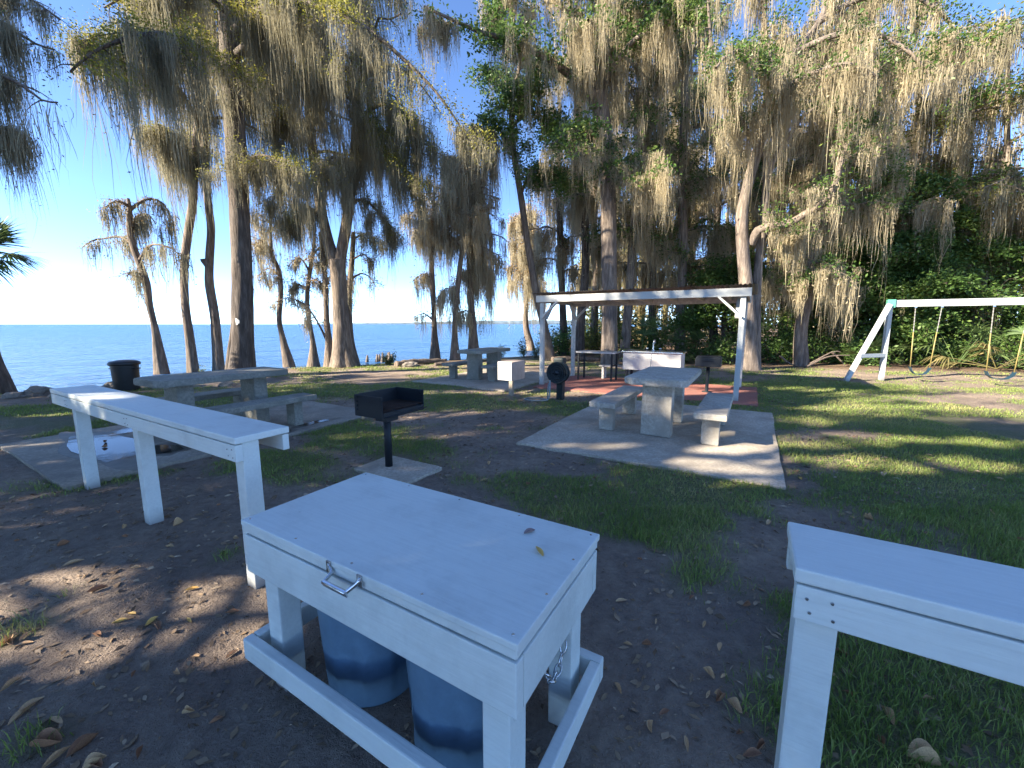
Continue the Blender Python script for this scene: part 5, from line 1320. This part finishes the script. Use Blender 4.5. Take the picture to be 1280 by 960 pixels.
def palmetto(label, c, n, h, R_, mat, droop=.3, el=(.1, 1.3)):
    t = thing('palmetto', label, 'palmetto', (c[0], c[1], gz1(c[0], c[1])), 0, 'palmettos at the wood edge')
    for k in range(n):
        g_ = Geo(); a = k*2.4+rng.uniform(-.3, .3); e_ = rng.uniform(*el)
        fan(g_, np.array([0, 0, .1]), (math.cos(a)*math.cos(e_), math.sin(a)*math.cos(e_), math.sin(e_)), h*rng.uniform(.7, 1.1), R_*rng.uniform(.8, 1.1), 22, 2.3, droop, .045)
        g_.obj('frond', M[mat], t)
for px, y, n, h, R_, mat, dr, lab in ((800, 16.4, 13, 1.5, .85, 'palm', .3, 'large palmetto with long fans behind the white sink'), (835, 17.2, 11, 1.3, .8, 'palm', .4, 'palmetto right of the largest one behind the sink'), (875, 17.0, 10, 1.3, .8, 'palm', .3, 'dark palmetto behind the small closed grill'),
                                  (1245, 12.9, 7, 1.15, .75, 'palm_yel', .75, 'yellowing palmetto with drooping fans behind the right swing'), (1195, 13.9, 10, 1.4, .9, 'palm', .6, 'dull green drooping palmetto between the swings'), (1272, 13.4, 10, 1.3, .85, 'palm', .5, 'green palmetto at the right edge beside the yellowing one'), (1075, 14.6, 8, .9, .6, 'palm', .3, 'small dark palmetto under the angled swing leg')):
    palmetto(lab, W(px, 404+768/y, y), n, h, R_, mat, dr)
# fallen branches on the litter by the vine wrapped trunk
for k, (q, lab) in enumerate((([(1008, 462), (1035, 446), (1062, 444)], 'pale fallen branch arching over the litter right of the vine wrapped trunk'), ([(1012, 455), (1040, 440), (1050, 440)], 'thin fallen branch above the longer one by the vine wrapped trunk'), ([(1040, 440), (1052, 452), (1055, 462)], 'crooked fallen branch leaning at the edge of the lawn'), ([(975, 445), (988, 455), (996, 464)], 'fallen branch leaning on the left foot of the vine wrapped trunk'), ([(1160, 462), (1185, 452), (1215, 456)], 'pale fallen branch in the litter behind the swings'))):
    P_ = px_path(q, 14.2+.1*k); P_[:, 2] = np.maximum(P_[:, 2], .03)
    g_ = Geo(); c_ = cr(P_, .1); np_tube(g_, c_-P_[0], np.linspace(.04, .015, len(c_)), 6, .15)
    o = g_.obj('fallen_branch', M['dead'], None, True); o.location = P_[0]; tag(o, lab, 'branch', 'fallen branches on the wood floor')
# ---- the wood deeper in: reads as one mass
dw = Geo()
n = 24000
px_ = rng.uniform(640, 1700, n); y_ = rng.uniform(27, 46, n); x_ = (px_-640)/FPX*y_
ok = inland(x_, y_) > 2
x_, y_ = x_[ok], y_[ok]
hmax = 3.5+5.5*fbm(x_*.22, y_*.22, 71, 4)+3.5*sstep(14, 28, x_)
z_ = hmax*rng.uniform(0, 1, len(x_))**.85
leaves(dw, np.stack([x_, y_, z_], 1), .42)
for k in range(80):
    a_, yy = rng.uniform(690, 1500), rng.uniform(26, 42); x0 = (a_-640)/FPX*yy
    if inland(np.array([x0]), np.array([yy]))[0] < 2: continue
    q = np.array([[x0, yy, -.2], [x0+rng.normal(0, .3), yy, 4], [x0+rng.normal(0, .6), yy, 10]])
    np_tube(dw, cr(q, 1.0), np.linspace(.25, .12, len(cr(q, 1.0))), 6)
    p_ = along(cr(q, .5), .3, 1, 26)+rng.normal(0, 1.0, (26, 3))*np.array([1, 1, .5]); moss(dw, p_, 1.6, 8, .09, .3)
o = dw.obj('deep_woodland', M['deepwood'], None); tag(o, 'deep mossy woodland closing the view behind the nearer trees', 'woodland', kind='stuff')

# ---- trees past the left edge and behind: they shade the clearing, and one reaches into view
SG = 'mossy shore trees past the left edge of the view'
def shade_tree(x, y, h, label, L0, ld=52, ls=.20, md=2.5, z0=2.6, n=27, mat='leaf_oak', seed=0, extra=None):
    T = Tree('shore_tree', label, 'tree', SG, 'bark_grey', mat, 'moss', seed)
    g0 = gz1(x, y)
    T.trunk([(x, y, g0), (x+.1, y, g0+1), (x+.25, y+.1, h*.4), (x+.1, y+.2, h*.75), (x, y, h)], [.5, .36, .3, .2, .06], n=14); sp_ = T.spine
    if extra: extra(T)
    T.crown(z0, h*.97, n, L0, L0*.6, spine=sp_, r=.08, tw=8, twl=1.4, mden=md, Lm=1.2, mn=8, mw=.05, lden=ld, lsize=ls, lrad=.3)
    T.finish(GAPS)
def reach(T):
    y = 7.6
    for q, L_ in (([(-60, 60), (-20, 28, 0), (20, 40, .2), (45, 55, .3), (68, 62, .3)], .75), ([(-60, 90), (-10, 92, -.3), (25, 105, -.4), (52, 125, -.4), (72, 128, -.4)], 1.0), ([(-70, 130), (-20, 150, .4), (15, 165, .6)], .8), ([(-60, 10), (0, -10, .3), (40, 0, .5), (75, 25, .6)], .5)):
        pth = T.limb(px_path(q, y), .045, .012); T.dress([pth]+T.twigs(pth, 14, .55, droop=.3), mden=16, Lm=L_*1.0, mn=14, mw=.016, lden=14, lsize=.045, lrad=.08, f0=.2)
rng = np.random.default_rng(5)
SHADE = [(-17.2, 3.9, 13.5, 'tall mossy cypress in the water past the left edge', 2.6, None), (-12.3, 5.2, 7.2, 'mossy shore tree just past the left edge, reaching a thin branch into view', 2.4, reach), (-14.5, .8, 12.5, 'tall mossy tree past the left edge, nearest the water', 3.4, None), (-10.0, -2.4, 10.0, 'broad mossy tree behind the camera on the left', 3.4, None),
         (-18.5, -3.5, 14, 'tall mossy tree far past the left edge by the water', 3.6, None), (-13, -7, 13, 'broad mossy tree well behind the camera on the left', 3.6, None)]
for k, (x, y, h, lab, L0, ex) in enumerate(SHADE): shade_tree(x, y, h, lab, L0, seed=80+k, extra=ex, ls=.11 if ex else .20, n=46 if 'behind the camera' in lab else 27)
# ================================================================== CAMERA, SKY, SUN
cam = bpy.data.cameras.new('camera'); co = bpy.data.objects.new('camera', cam); COL.objects.link(co)
cam.sensor_fit = 'HORIZONTAL'; cam.sensor_width = 36; cam.lens = 36*FPX/1280
cam.clip_start = .05; cam.clip_end = 20000
co.location = (0, 0, CAMH); co.rotation_euler = (math.pi/2-TH, 0, 0)
SC.camera = co
az = Vector((SUN_AZ[0], SUN_AZ[1], 0)).normalized()
sv = Vector((az.x*math.cos(SUN_EL), az.y*math.cos(SUN_EL), math.sin(SUN_EL)))
sun = bpy.data.lights.new('sun', 'SUN'); sun.energy = 3.6; sun.angle = R(.5); sun.color = (1, .88, .70)
so = bpy.data.objects.new('sun', sun); COL.objects.link(so); so.location = (-30, -5, 30)
so.rotation_euler = sv.to_track_quat('Z', 'Y').to_euler()
w = bpy.data.worlds.new('World'); SC.world = w; w.use_nodes = True
nt = w.node_tree; bg = nt.nodes['Background']
sky = nt.nodes.new('ShaderNodeTexSky'); sky.sky_type = 'NISHITA'; sky.sun_disc = False
sky.sun_elevation = SUN_EL; sky.sun_rotation = math.atan2(az.x, az.y)
sky.air_density = .44; sky.dust_density = 0; sky.ozone_density = 4.0; sky.altitude = 0
nt.links.new(sky.outputs[0], bg.inputs[0]); bg.inputs[1].default_value = .092
SC.view_settings.view_transform = 'Standard'; SC.view_settings.look = 'None'
SC.view_settings.exposure = 2.65; SC.view_settings.gamma = 1; SC.view_settings.use_curve_mapping = False
SC.cycles.max_bounces = 6; SC.cycles.transparent_max_bounces = 8; SC.cycles.diffuse_bounces = 4; SC.cycles.glossy_bounces = 3; SC.cycles.transmission_bounces = 3
SC.cycles.use_denoising = True
SC.cycles.sample_clamp_indirect = 6
